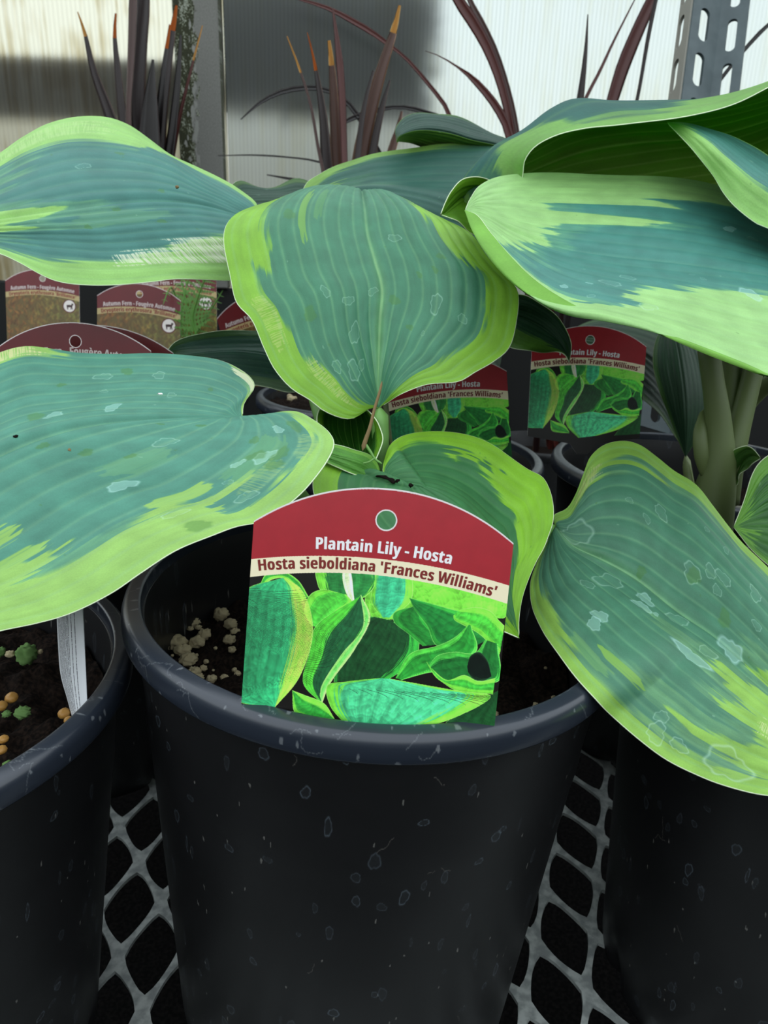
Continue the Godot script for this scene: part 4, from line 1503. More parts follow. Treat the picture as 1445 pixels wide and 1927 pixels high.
func paint_fern_print() -> Image:
	var im := tag_base(512)
	var r := RandomNumberGenerator.new()
	r.seed = 77
	im.fill(Color(0.40, 0.33, 0.17))
	var W := im.get_width()
	var H := im.get_height()
	for n in 900:                             # fronds
		var p := Vector2(r.randf() * W, H * (0.30 + 0.72 * r.randf()))
		var a := -PI / 2.0 + r.randf_range(-1.0, 1.0)
		var brown := clampf(1.2 - p.x / W * 1.4 + r.randf_range(-0.4, 0.4), 0.0, 1.0)
		var c := Color(0.56, 0.58, 0.27).lerp(Color(0.62, 0.38, 0.18), brown) * r.randf_range(0.45, 1.2)
		for k in 22:
			p += Vector2.from_angle(a) * 1.6
			for s in [-1.0, 1.0]:
				var q := p
				for w in int(9 - k * 0.35):
					q += Vector2.from_angle(a + s * 1.1) * 1.0
					dot(im, q, c, 0.55)
	tag_head(im, Color(0.40, 0.10, 0.115), Color(0.72, 0.64, 0.44))
	# round emblem with an animal in it
	var c := tag_pixel(Vector2(0.86, -0.30), Vector2(W, H))
	for y in range(int(c.y) - 52, int(c.y) + 52):
		for x in range(int(c.x) - 52, int(c.x) + 52):
			if x < 0 or x >= W or y < 0 or y >= H:
				continue
			var q := (Vector2(x, y) - c) / 46.0
			if q.length() < 1.0:
				var dark := Color(0.36, 0.12, 0.11)
				var col := dark if q.length() > 0.86 else Color(0.90, 0.87, 0.84)
				var body := absf(q.y + 0.02) < 0.17 - 0.05 * absf(q.x) and absf(q.x) < 0.42
				var head := Vector2(q.x - 0.46, q.y + 0.26).length() < 0.15 or (absf(q.x - 0.40 + (q.y + 0.1) * 0.2) < 0.09 and q.y > -0.3 and q.y < 0.05)
				var legs := q.y > 0.05 and q.y < 0.48 and (absf(q.x + 0.34 - (q.y - 0.1) * 0.3) < 0.06 or absf(q.x + 0.22 + (q.y - 0.1) * 0.2) < 0.06 or absf(q.x - 0.28 + (q.y - 0.1) * 0.2) < 0.06 or absf(q.x - 0.36 - (q.y - 0.1) * 0.25) < 0.06)
				if body or head or legs:
					col = Color(0.20, 0.08, 0.08)
				im.set_pixel(x, y, col)
	return im


# ------------------------------------------------------------------ the plants
func q3(a: Array) -> Array:               # flat list -> (x, y, depth) triples
	var o := []
	for k in a.size() / 3:
		o.append(Vector3(a[3 * k], a[3 * k + 1], a[3 * k + 2]))
	return o


func q2(a: Array) -> Array:
	var o := []
	for k in a.size() / 2:
		o.append(Vector2(a[2 * k], a[2 * k + 1]))
	return o


func centre_hosta() -> void:
	var o := thing("hosta", "large hosta with blue-green, yellow-edged leaves in the middle front pot", "potted plant", Vector3(-0.0024, 0.905, -0.0006))
	# upright leaf that faces the viewer
	var e := leaf(o, {"midrib": 0.75, "seed": 1, "tw": 1024, "th": 704, "veins": 9, "pleat": 0.0009, "teal": Color(0.27, 0.50, 0.38), "mid": Color(0.36, 0.58, 0.36), "yellow": Color(0.50, 0.70, 0.22), "vein": Color(0.54, 0.74, 0.50), "vein_strength": 0.36, "jag": 0.07, "gap": 0.05, "bulge": [0.006, 0.006], "wave": 0.001, "aspect": 1.0,
		"streaks": [[-0.47, 0.025, 0.42, 0.66, Color(0.47, 0.66, 0.30), 0.8, false], [-0.36, 0.03, 0.50, 0.68, Color(0.36, 0.58, 0.36), 0.7, false], [-0.88, 0.06, 0.22, 0.36, Color(0.74, 0.79, 0.50), 0.5, true], [-0.72, 0.06, 0.06, 0.20, Color(0.72, 0.78, 0.48), 0.6, true]],
		"marks": [[0.456, 0.208, 4.2, "ring"], [0.267, 0.625, 2.3, "ring"], [0.278, 0.417, 4.5, "ring"], [0.189, -0.271, 4.3, "ring"], [0.267, -0.292, 3.4, "ring"], [0.278, -0.083, 2.4, "ring"], [0.2, 0.292, 2.2, "wet"], [0.522, -0.562, 3.8, "wet"], [0.122, -0.417, 3.8, "ring"], [0.2, 0.417, 1.2, "ring"], [0.256, 0.104, 2.6, "wet"], [0.267, -0.604, 3.6, "wet"], [0.3, -0.45, 3.0, "ring"], [0.4, 0.5, 2.5, "wet"], [0.36, 0.42, 2.2, "wet"], [0.34, 0.3, 1.8, "wet"], [0.15, -0.55, 2.5, "ring"], [0.12, -0.3, 2.6, "ring"]],
		"rows": [
			[-1.0, q3([712, 768, 0.362, 697, 768, 0.358, 659, 788, 0.35, 611, 774, 0.345, 583, 753, 0.345, 550, 733, 0.345, 518, 697, 0.347, 498, 657, 0.35, 474, 601, 0.355, 446, 569, 0.36, 434, 521, 0.368, 422, 448, 0.38, 436, 414, 0.392, 482, 386, 0.415, 540, 372, 0.44, 600, 372, 0.465, 645, 384, 0.485, 680, 400, 0.50])],
			[0.0, q3([712, 768, 0.362, 712, 700, 0.363, 713, 661, 0.365, 715, 601, 0.37, 719, 541, 0.378, 706, 490, 0.388, 692, 440, 0.40, 686, 388, 0.415, 682, 360, 0.44, 680, 362, 0.47, 680, 400, 0.50])],
			[1.0, q3([712, 768, 0.362, 728, 758, 0.36, 755, 741, 0.352, 803, 723, 0.348, 864, 717, 0.347, 892, 701, 0.348, 928, 681, 0.352, 956, 657, 0.355, 971, 605, 0.36, 972, 545, 0.368, 944, 513, 0.375, 916, 480, 0.383, 888, 444, 0.395, 848, 424, 0.41, 811, 410, 0.425, 770, 392, 0.45, 722, 384, 0.478, 680, 400, 0.50])]],
		"tip": q2([-1, 0.9, 0, 0.97, 1, 0.9]),
		"edge_a": q2([0, 0.58, 0.09, 0.6, 0.19, 0.72, 0.27, 0.82, 0.36, 0.84, 0.43, 0.7, 0.56, 0.75, 0.75, 0.8, 1, 0.8]),
		"edge_b": q2([0, 0.6, 0.144, 0.69, 0.28, 0.8, 0.32, 0.76, 0.4, 0.79, 0.444, 0.65, 0.52, 0.56, 0.6, 0.5, 0.7, 0.6, 1, 0.6])})
	e.add_child(named("stalk", tube([at(713, 765, 0.363), at(715, 800, 0.364), at(718, 890, 0.366), at(720, 1040, 0.368), at(718, 1180, 0.366)], [0.0046, 0.0040, 0.0042, 0.0055, 0.006], 14, 24), M.petiole, e.position))
	# broad leaf that reaches out over the corner pot
	e = leaf(o, {"seed": 2, "tw": 1024, "th": 704, "nu": 110, "nv": 110, "veins": 9, "pleat": 0.0010, "teal": Color(0.31, 0.55, 0.465), "mid": Color(0.42, 0.64, 0.46), "yellow": Color(0.58, 0.75, 0.38), "vein_strength": 0.34, "jag": 0.09, "gap": 0.08, "bulge": [0.004, 0.006], "aspect": 1.5,
		"streaks": [[0.655, 0.04, 0.355, 0.47, Color(0.58, 0.75, 0.38), 0.95, false], [0.39, 0.05, 0.575, 0.90, Color(0.58, 0.75, 0.38), 0.95, false], [0.53, 0.035, 0.58, 0.76, Color(0.58, 0.75, 0.38), 0.95, false], [0.36, 0.06, 0.29, 0.44, Color(0.42, 0.64, 0.46), 0.6, false], [0.72, 0.08, 0.20, 0.36, Color(0.42, 0.64, 0.42), 0.5, false], [0.80, 0.05, 0.27, 0.37, Color(0.70, 0.78, 0.44), 0.35, true], [0.88, 0.05, 0.20, 0.28, Color(0.72, 0.80, 0.46), 0.4, true], [-0.95, 0.045, 0.04, 0.13, Color(0.86, 0.88, 0.72), 0.95, false], [-0.96, 0.045, 0.41, 0.62, Color(0.84, 0.83, 0.60), 0.85, true]],
		"marks": [[0.273, -0.218, 3.8, "chalk"], [0.236, -0.709, 3.4, "ring"], [0.327, -0.709, 4, "ring"], [0.318, -0.509, 2, "ring"], [0.291, -0.764, 2.8, "wet"], [0.418, -0.255, 4, "wet"], [0.382, -0.218, 4, "chalk"], [0.282, 0.309, 4, "ring"], [0.436, 0.455, 4.2, "chalk"], [0.3, 0.655, 2.6, "chalk"], [0.364, 0.836, 3.4, "ring"], [0.455, 0.764, 4, "ring"], [0.464, 0.905, 4.6, "wet"], [0.182, 0.745, 3.2, "chalk"], [0.173, 0.855, 3.6, "wet"], [0.273, 0.727, 4.4, "chalk"], [0.264, 0.782, 3.4, "wet"], [0.273, 0.69, 3, "wet"], [0.291, 0.8, 2.8, "wet"], [0.345, 0.709, 1.8, "ring"], [0.355, 0.309, 2, "wet"], [0.391, 0.2, 2.6, "wet"], [0.209, 0.145, 1.6, "wet"], [0.19, -0.418, 2, "ring"], [0.17, 0.291, 1.8, "wet"], [0.13, -0.582, 1.6, "wet"], [0.391, -0.62, 2.2, "wet"], [0.427, 0.073, 2, "wet"], [0.227, 0.618, 2.2, "wet"]],
		"rows": [
			[-1.0, q3([456, 789, 0.346, 459, 760, 0.352, 479, 729, 0.358, 470, 711, 0.364, 447, 695, 0.369, 412, 680, 0.375, 354, 670, 0.38, 288, 664, 0.383, 212, 665, 0.384, 142, 664, 0.383, 108, 660, 0.382, 49, 655, 0.378, 0, 667, 0.37, -110, 720, 0.352, -220, 830, 0.325, -320, 990, 0.29, -400, 1210, 0.25])],
			[0.0, q3([456, 789, 0.346, 443, 788, 0.346, 354, 785, 0.341, 221, 792, 0.335, 110, 812, 0.328, 0, 852, 0.32, -130, 930, 0.302, -280, 1060, 0.275, -400, 1210, 0.25])],
			[1.0, q3([456, 789, 0.346, 487, 787, 0.341, 523, 776, 0.336, 558, 775, 0.329, 589, 791, 0.321, 620, 817, 0.312, 629, 839, 0.306, 616, 870, 0.30, 576, 919, 0.293, 545, 946, 0.29, 500, 977, 0.288, 443, 990, 0.288, 399, 1008, 0.286, 332, 1039, 0.283, 266, 1083, 0.28, 213, 1118, 0.277, 133, 1154, 0.274, 66, 1171, 0.272, 0, 1184, 0.27, -110, 1214, 0.264, -260, 1232, 0.256, -400, 1210, 0.25])]],
		"tip": q2([-1, 0.85, -0.4, 0.92, 0, 0.9, 0.3, 0.86, 0.45, 0.8, 1, 0.5]),
		"edge_a": q2([0, 0.84, 0.1, 0.9, 0.16, 1.1, 0.38, 1.1, 0.43, 0.93, 0.6, 0.88, 1, 0.6]),
		"edge_b": q2([0, 0.9, 0.16, 0.92, 0.21, 0.93, 0.264, 0.87, 0.31, 0.92, 0.364, 0.89, 0.385, 0.71, 0.42, 0.67, 0.49, 0.73, 0.555, 0.73, 0.627, 0.7, 0.68, 0.56, 0.85, 0.4, 1, 0.3])})
	e.add_child(named("stalk", tube([at(457, 792, 0.347), at(500, 850, 0.35), at(580, 960, 0.357), at(660, 1080, 0.362), at(690, 1190, 0.363)], [0.004, 0.0045, 0.005, 0.006, 0.006], 12, 24), M.petiole, e.position))
	# high leaf that points away over the fern tags
	e = leaf(o, {"seed": 3, "tw": 640, "th": 448, "veins": 9, "pleat": 0.0010, "teal": Color(0.27, 0.49, 0.45), "mid": Color(0.40, 0.61, 0.45), "yellow": Color(0.58, 0.77, 0.42), "vein_strength": 0.2, "jag": 0.05, "gap": 0.12, "bulge": [0.006, 0.004], "aspect": 1.6,
		"streaks": [[0.72, 0.10, 0.10, 0.56, Color(0.82, 0.85, 0.74), 0.9, true], [0.58, 0.06, 0.16, 0.40, Color(0.82, 0.85, 0.74), 0.85, true], [0.20, 0.10, 0.30, 0.62, Color(0.40, 0.61, 0.45), 0.5, false], [-0.80, 0.12, 0.40, 0.75, Color(0.72, 0.84, 0.56), 0.5, true]],
		"marks": [[0.4, -0.5, 2.5, "wet"], [0.45, 0.1, 2.2, "wet"], [0.3, -0.1, 2, "wet"], [0.5, -0.35, 3, "ring"], [0.55, 0.3, 2, "wet"], [0.35, 0.3, 1.8, "wet"]],
		"rows": [
			[-1.0, q3([476, 418, 0.455, 484, 388, 0.462, 453, 360, 0.466, 415, 336, 0.47, 363, 309, 0.474, 322, 290, 0.478, 277, 260, 0.483, 242, 238, 0.486, 208, 225, 0.487, 173, 220, 0.486, 131, 221, 0.482, 87, 231, 0.475, 45, 254, 0.463, 0, 290, 0.448, -80, 345, 0.42, -170, 425, 0.385])],
			[-0.62, q3([476, 418, 0.455, 474, 396, 0.455, 440, 372, 0.452, 380, 340, 0.45, 322, 304, 0.45, 277, 284, 0.452, 225, 271, 0.452, 173, 264, 0.45, 120, 266, 0.447, 60, 285, 0.44, 0, 318, 0.43, -80, 365, 0.41, -170, 425, 0.385])],
			[0.0, q3([476, 418, 0.455, 440, 402, 0.445, 380, 384, 0.433, 300, 375, 0.42, 200, 378, 0.41, 100, 392, 0.402, 0, 410, 0.395, -90, 424, 0.39, -170, 425, 0.385])],
			[0.6, q3([476, 418, 0.455, 490, 440, 0.447, 470, 458, 0.432, 400, 458, 0.418, 300, 462, 0.404, 200, 468, 0.396, 100, 462, 0.392, 0, 452, 0.388, -90, 440, 0.386, -170, 425, 0.385])],
			[1.0, q3([476, 418, 0.455, 515, 440, 0.452, 535, 485, 0.44, 500, 525, 0.428, 432, 527, 0.416, 381, 525, 0.408, 329, 526, 0.40, 284, 533, 0.394, 225, 538, 0.388, 166, 536, 0.384, 104, 525, 0.381, 35, 491, 0.38, 0, 477, 0.38, -90, 460, 0.382, -170, 425, 0.385])]],
		"tip": q2([-1, 0.6, -0.2, 0.92, -0.1, 0.74, -0.02, 0.6, 0.08, 0.64, 0.18, 0.76, 0.29, 0.68, 0.4, 0.85, 0.58, 0.8, 0.7, 0.95, 1, 0.6]),
		"edge_a": q2([0, 0.9, 0.267, 0.85, 0.333, 0.62, 0.5, 0.62, 0.9, 0.64, 1, 0.6]),
		"edge_b": q2([0, 0.4, 0.267, 0.52, 0.378, 0.64, 0.511, 0.74, 0.61, 0.77, 0.79, 0.86, 1, 0.8])})
	e.add_child(named("stalk", tube([at(476, 420, 0.456), at(520, 520, 0.45), at(600, 760, 0.42), at(660, 1000, 0.39), at(690, 1180, 0.372)], [0.004, 0.0045, 0.005, 0.006, 0.006], 12, 24), M.petiole, e.position))
	# leaf that droops over the rim to the other side
	e = leaf(o, {"midrib": 0.65, "seed": 4, "tw": 1024, "th": 704, "nu": 100, "nv": 104, "veins": 8, "pleat": 0.0010, "teal": Color(0.30, 0.51, 0.40), "mid": Color(0.42, 0.61, 0.42), "yellow": Color(0.55, 0.73, 0.32), "vein": Color(0.52, 0.73, 0.52), "vein_strength": 0.4, "jag": 0.1, "gap": 0.12, "bulge": [0.006, 0.006], "aspect": 1.3,
		"streaks": [[0.75, 0.03, 0.42, 0.56, Color(0.55, 0.73, 0.32), 0.8, false], [0.84, 0.04, 0.36, 0.50, Color(0.46, 0.66, 0.40), 0.6, false], [-0.80, 0.10, 0.08, 0.22, Color(0.74, 0.77, 0.52), 0.75, true], [0.45, 0.10, 0.75, 0.88, Color(0.80, 0.84, 0.60), 0.7, true]],
		"marks": [[0.09, -0.231, 6, "ring"], [0.26, 0.231, 5.5, "ring"], [0.26, 0.423, 2.6, "ring"], [0.37, 0.577, 3.6, "chalk"], [0.38, 0.654, 3.4, "chalk"], [0.36, 0.135, 3.6, "chalk"], [0.38, 0.231, 3.6, "chalk"], [0.45, -0.269, 5.2, "ring"], [0.455, -0.26, 3.6, "wet"], [0.5, -0.365, 3.4, "ring"], [0.54, -0.404, 3.4, "ring"], [0.63, -0.538, 4, "ring"], [0.57, -0.154, 3.8, "wet"], [0.62, 0.019, 6, "chalk"], [0.56, 0.327, 3.8, "chalk"], [0.46, 0.096, 4.2, "ring"], [0.66, -0.308, 2.2, "ring"], [0.35, -0.519, 3.2, "ring"], [0.31, -0.404, 2.2, "ring"], [0.27, -0.481, 1.6, "ring"], [0.47, -0.654, 1.6, "ring"], [0.53, -0.654, 2, "ring"], [0.61, 0.808, 2.6, "ring"], [0.62, 0.904, 4, "ring"], [0.66, 0.885, 3, "ring"], [0.74, 0.846, 6, "ring"], [0.3, -0.058, 2.8, "wet"], [0.53, -0.288, 2.6, "ring"], [0.42, 0.2, 1.2, "chalk"], [0.58, 0.2, 3, "ring"]],
		"rows": [
			[-1.0, q3([1046, 992, 0.36, 1041, 972, 0.363, 1066, 958, 0.366, 1082, 933, 0.37, 1096, 894, 0.374, 1110, 859, 0.377, 1138, 836, 0.379, 1174, 830, 0.379, 1202, 838, 0.377, 1234, 862, 0.374, 1265, 887, 0.37, 1308, 912, 0.364, 1343, 951, 0.357, 1371, 986, 0.351, 1396, 1018, 0.345, 1445, 1071, 0.333, 1520, 1160, 0.314, 1590, 1290, 0.29, 1625, 1430, 0.27])],
			[0.0, q3([1046, 992, 0.36, 1075, 1025, 0.353, 1138, 1053, 0.345, 1202, 1088, 0.337, 1272, 1141, 0.325, 1343, 1191, 0.312, 1396, 1237, 0.301, 1445, 1282, 0.291, 1540, 1370, 0.278, 1625, 1430, 0.27])],
			[1.0, q3([1046, 992, 0.36, 1036, 1008, 0.36, 1026, 1030, 0.356, 1011, 1060, 0.35, 999, 1099, 0.343, 1001, 1138, 0.335, 1018, 1180, 0.320, 1050, 1229, 0.300, 1085, 1279, 0.286, 1121, 1318, 0.279, 1159, 1353, 0.282, 1202, 1388, 0.276, 1255, 1427, 0.272, 1308, 1455, 0.269, 1361, 1477, 0.267, 1445, 1497, 0.264, 1540, 1490, 0.264, 1625, 1430, 0.27])]],
		"tip": q2([-1, 0.95, -0.3, 0.96, -0.15, 0.82, 0, 0.74, 0.12, 0.72, 0.22, 0.62, 0.33, 0.6, 0.42, 0.72, 0.55, 0.74, 0.65, 0.72, 0.75, 0.62, 0.85, 0.82, 1, 0.6]),
		"edge_a": q2([0, 0.6, 0.1, 0.62, 0.18, 0.67, 0.25, 0.75, 0.34, 0.88, 0.49, 0.86, 0.7, 0.88, 1, 0.8]),
		"edge_b": q2([0, 0.9, 0.1, 0.88, 0.18, 0.8, 0.26, 0.86, 0.34, 0.92, 0.5, 0.9, 0.65, 0.9, 0.75, 0.85, 1, 0.6])})
	e.add_child(named("stalk", tube([at(1044, 990, 0.361), at(980, 1010, 0.362), at(880, 1060, 0.364), at(790, 1130, 0.366), at(745, 1200, 0.366)], [0.0042, 0.0045, 0.005, 0.006, 0.006], 12, 24), M.petiole, e.position))
	# leaf behind the tag
	e = leaf(o, {"seed": 5, "tw": 640, "th": 448, "veins": 9, "pleat": 0.0008, "teal": Color(0.24, 0.47, 0.28), "mid": Color(0.36, 0.60, 0.24), "yellow": Color(0.52, 0.74, 0.20), "vein_strength": 0.2, "jag": 0.1, "gap": 0.05, "bulge": [0.006, 0.008], "aspect": 1.3,
		"rows": [
			[-1.0, q3([738, 908, 0.335, 712, 897, 0.34, 660, 868, 0.342, 625, 856, 0.338, 597, 880, 0.33, 590, 930, 0.32, 640, 1000, 0.305, 740, 1070, 0.29, 850, 1130, 0.285, 930, 1180, 0.293, 976, 1201, 0.305])],
			[0.0, q3([738, 908, 0.335, 800, 920, 0.33, 860, 960, 0.318, 915, 1040, 0.308, 955, 1120, 0.303, 976, 1201, 0.305])],
			[1.0, q3([738, 908, 0.335, 722, 893, 0.338, 726, 860, 0.347, 736, 836, 0.353, 761, 819, 0.36, 802, 811, 0.365, 847, 813, 0.367, 892, 824, 0.366, 927, 840, 0.363, 958, 860, 0.358, 992, 881, 0.352, 1020, 895, 0.347, 1034, 919, 0.342, 1041, 954, 0.336, 1039, 988, 0.331, 1027, 1023, 0.325, 1010, 1054, 0.321, 996, 1085, 0.317, 982, 1127, 0.312, 976, 1168, 0.308, 976, 1201, 0.305])]],
		"tip": q2([-1, 0.7, 0, 0.96, 0.4, 0.9, 1, 0.6]),
		"edge_a": q2([0, 0.85, 1, 0.7]),
		"edge_b": q2([0, 0.8, 0.222, 0.89, 0.27, 0.87, 0.32, 0.77, 0.345, 0.71, 0.39, 0.87, 0.43, 0.75, 0.49, 0.67, 0.556, 0.6, 0.644, 0.5, 1, 0.5])})
	e.add_child(named("stalk", tube([at(738, 910, 0.336), at(732, 960, 0.345), at(724, 1060, 0.358), at(716, 1190, 0.364)], [0.004, 0.0045, 0.005, 0.006], 12, 20), M.petiole, e.position))
	# young leaf, still cupped, seen from inside
	leaf(o, {"seed": 6, "tw": 256, "th": 256, "nu": 50, "nv": 56, "veins": 6, "pleat": 0.0005, "teal": Color(0.15, 0.35, 0.08), "mid": Color(0.20, 0.42, 0.09), "yellow": Color(0.42, 0.64, 0.14), "vein": Color(0.50, 0.68, 0.32), "vein_strength": 0.7, "bulge": [0.0, 0.0], "dots": 0, "wave": 0.0,
		"rows": [
			[-1.0, q3([697, 884, 0.345, 650, 862, 0.343, 615, 832, 0.345, 597, 800, 0.35, 604, 765, 0.36, 650, 735, 0.375])],
			[-0.5, q3([697, 884, 0.345, 655, 866, 0.357, 632, 830, 0.368, 622, 795, 0.374, 630, 762, 0.376, 650, 735, 0.375])],
			[0.0, q3([697, 884, 0.345, 672, 858, 0.364, 662, 820, 0.378, 658, 780, 0.382, 655, 755, 0.38, 650, 735, 0.375])],
			[0.5, q3([697, 884, 0.345, 694, 856, 0.358, 698, 822, 0.369, 694, 792, 0.375, 675, 760, 0.377, 650, 735, 0.375])],
			[1.0, q3([697, 884, 0.345, 710, 858, 0.343, 720, 829, 0.345, 714, 806, 0.35, 698, 776, 0.36, 650, 735, 0.375])]],
		"tip": q2([-1, 1.2, 1, 1.2]), "edge_a": q2([0, 0.80, 1, 0.80]), "edge_b": q2([0, 0.80, 1, 0.80])})
	# small leaf whose lip shows in front of it
	leaf(o, {"seed": 7, "tw": 256, "th": 192, "nu": 40, "nv": 40, "veins": 5, "pleat": 0.0004, "teal": Color(0.36, 0.60, 0.24), "mid": Color(0.40, 0.62, 0.25), "yellow": Color(0.46, 0.68, 0.26), "vein_strength": 0.1, "dots": 6, "wave": 0.0,
		"rows": [
			[-1.0, q3([716, 905, 0.341, 712, 880, 0.343, 698, 860, 0.341, 664, 846, 0.338, 628, 837, 0.335, 590, 832, 0.332])],
			[0.0, q3([716, 905, 0.341, 700, 884, 0.338, 680, 872, 0.335, 650, 862, 0.332, 618, 852, 0.331, 590, 832, 0.332])],
			[1.0, q3([716, 905, 0.341, 690, 900, 0.336, 665, 892, 0.333, 640, 882, 0.331, 610, 866, 0.33, 590, 832, 0.332])]],
		"tip": q2([-1, 1.2, 1, 1.2]), "edge_a": q2([0, 0.7, 1, 0.7]), "edge_b": q2([0, 0.9, 1, 0.9])})


func named(called: String, mesh: Mesh, m: Material, offset := Vector3.ZERO) -> MeshInstance3D:   # a sub-part, given in world places
	var o := MeshInstance3D.new()
	o.name = called
	o.mesh = mesh
	o.material_override = m
	return o


func rear_hostas() -> void:
	# plant with the thick pale stems, second row
	var o := thing("hosta", "large hosta with thick pale stems and arching leaves in the second row", "potted plant", Vector3(0.252, 0.906, -0.262))
	leaf(o, {"seed": 11, "tw": 1024, "th": 704, "nu": 100, "nv": 110, "veins": 8, "pleat": 0.0008, "teal": Color(0.27, 0.52, 0.47), "mid": Color(0.38, 0.62, 0.47), "yellow": Color(0.60, 0.78, 0.48), "vein_strength": 0.12, "jag": 0.05, "gap": 0.06, "aspect": 1.9,
		"marks": [[0.62, -0.436, 3.4, "ring"], [0.58, -0.309, 3.6, "ring"], [0.7, -0.618, 2.2, "chalk"], [0.31, -0.255, 5, "chalk"], [0.36, 0.491, 2.6, "chalk"], [0.31, 0.455, 3, "ring"], [0.56, -0.636, 5, "ring"], [0.4, -0.182, 1.6, "ring"], [0.65, -0.655, 2, "ring"], [0.66, -0.5, 1.6, "chalk"], [0.42, -0.15, 1.4, "ring"]],
		"rows": [
			[-1.0, q3([1640, 590, 0.36, 1600, 660, 0.325, 1530, 702, 0.30, 1445, 704, 0.285, 1395, 686, 0.285, 1339, 665, 0.288, 1274, 639, 0.291, 1209, 615, 0.296, 1131, 593, 0.302, 1062, 561, 0.309, 1006, 526, 0.318, 963, 487, 0.33, 924, 440, 0.344, 897, 405, 0.357, 875, 396, 0.366])],
			[-0.93, q3([1640, 588, 0.36, 1598, 656, 0.323, 1530, 702, 0.298, 1445, 705, 0.283, 1395, 688, 0.283, 1339, 667, 0.286, 1274, 641, 0.289, 1209, 617, 0.293, 1131, 598, 0.298, 1070, 590, 0.302, 1020, 572, 0.308, 972, 538, 0.317, 924, 487, 0.33, 890, 436, 0.348, 875, 396, 0.366])],
			[-0.5, q3([1640, 580, 0.36, 1570, 620, 0.335, 1445, 610, 0.325, 1300, 575, 0.323, 1150, 545, 0.325, 1060, 520, 0.333, 980, 475, 0.346, 920, 430, 0.36, 890, 405, 0.368, 875, 396, 0.366])],
			[0.0, q3([1640, 570, 0.36, 1560, 540, 0.365, 1445, 515, 0.368, 1300, 492, 0.37, 1150, 478, 0.372, 1050, 462, 0.375, 965, 432, 0.38, 912, 405, 0.38, 875, 396, 0.366])],
			[1.0, q3([1640, 560, 0.36, 1600, 490, 0.40, 1500, 415, 0.43, 1400, 368, 0.44, 1352, 353, 0.442, 1296, 340, 0.442, 1227, 330, 0.44, 1101, 325, 0.433, 1040, 326, 0.428, 984, 330, 0.42, 932, 337, 0.41, 902, 351, 0.40, 886, 372, 0.385, 875, 396, 0.366])]],
		"tip": q2([-1, 0.55, -0.73, 0.66, -0.62, 0.88, -0.3, 0.8, -0.07, 0.78, 0.15, 0.74, 0.29, 0.71, 0.35, 0.52, 0.42, 0.46, 0.47, 0.7, 0.56, 0.73, 0.6, 0.5, 0.66, 0.56, 0.74, 0.44, 0.85, 0.2, 1, 0.1]),
		"edge_a": q2([0, 0.2, 0.34, 0.24, 0.46, 0.33, 0.56, 0.45, 0.64, 0.75, 0.7, 1.0, 1, 1.0]),
		"edge_b": q2([0, 1.2, 1, 1.2])})
	leaf(o, {"seed": 12, "tw": 512, "th": 448, "nu": 100, "nv": 110, "veins": 8, "pleat": 0.0009, "teal": Color(0.24, 0.46, 0.42), "mid": Color(0.36, 0.58, 0.40), "yellow": Color(0.56, 0.76, 0.40), "vein": Color(0.55, 0.68, 0.42), "vein_strength": 0.35, "jag": 0.05, "gap": 0.05, "under": Color(1, 1, 1), "under_leaf": Color(0.50, 0.68, 0.22), "glow": 0.95, "aspect": 1.6,
		"rows": [
			[-1.0, q3([1640, 130, 0.44, 1620, 95, 0.41, 1520, 130, 0.40, 1445, 165, 0.40, 1382, 193, 0.40, 1309, 215, 0.40, 1252, 228, 0.40, 1166, 239, 0.40, 1097, 243, 0.40, 1045, 254, 0.402, 1006, 275, 0.405, 987, 301, 0.41, 982, 335, 0.417, 960, 385, 0.428, 900, 435, 0.445])],
			[-0.74, q3([1640, 130, 0.44, 1620, 90, 0.43, 1520, 118, 0.43, 1445, 158, 0.435, 1382, 181, 0.44, 1320, 190, 0.445, 1231, 190, 0.45, 1149, 191, 0.45, 1080, 187, 0.448, 1036, 204, 0.443, 980, 245, 0.437, 928, 275, 0.433, 893, 312, 0.43, 872, 345, 0.43, 870, 395, 0.436, 900, 435, 0.445])],
			[-0.25, q3([1640, 130, 0.44, 1600, 130, 0.48, 1445, 195, 0.52, 1309, 225, 0.535, 1166, 232, 0.535, 1080, 245, 0.52, 1000, 285, 0.49, 930, 325, 0.462, 893, 365, 0.45, 882, 400, 0.446, 900, 435, 0.445])],
			[0.4, q3([1640, 130, 0.44, 1620, 200, 0.53, 1445, 290, 0.57, 1250, 330, 0.575, 1100, 350, 0.555, 1000, 370, 0.52, 930, 390, 0.485, 900, 410, 0.46, 900, 435, 0.445])],
			[1.0, q3([1640, 130, 0.44, 1660, 260, 0.53, 1600, 360, 0.56, 1445, 400, 0.57, 1250, 420, 0.575, 1100, 430, 0.55, 1000, 440, 0.515, 940, 445, 0.47, 900, 435, 0.445])]],
		"tip": q2([-1, 0.9, 0, 0.93, 1, 0.9]),
		"edge_a": q2([0, 0.75, 0.35, 0.8, 0.42, 0.86, 0.5, 0.93, 0.66, 0.93, 0.72, 0.84, 0.8, 0.80, 0.88, 0.92, 1, 0.85]),
		"edge_b": q2([0, 0.9, 1, 0.9])})
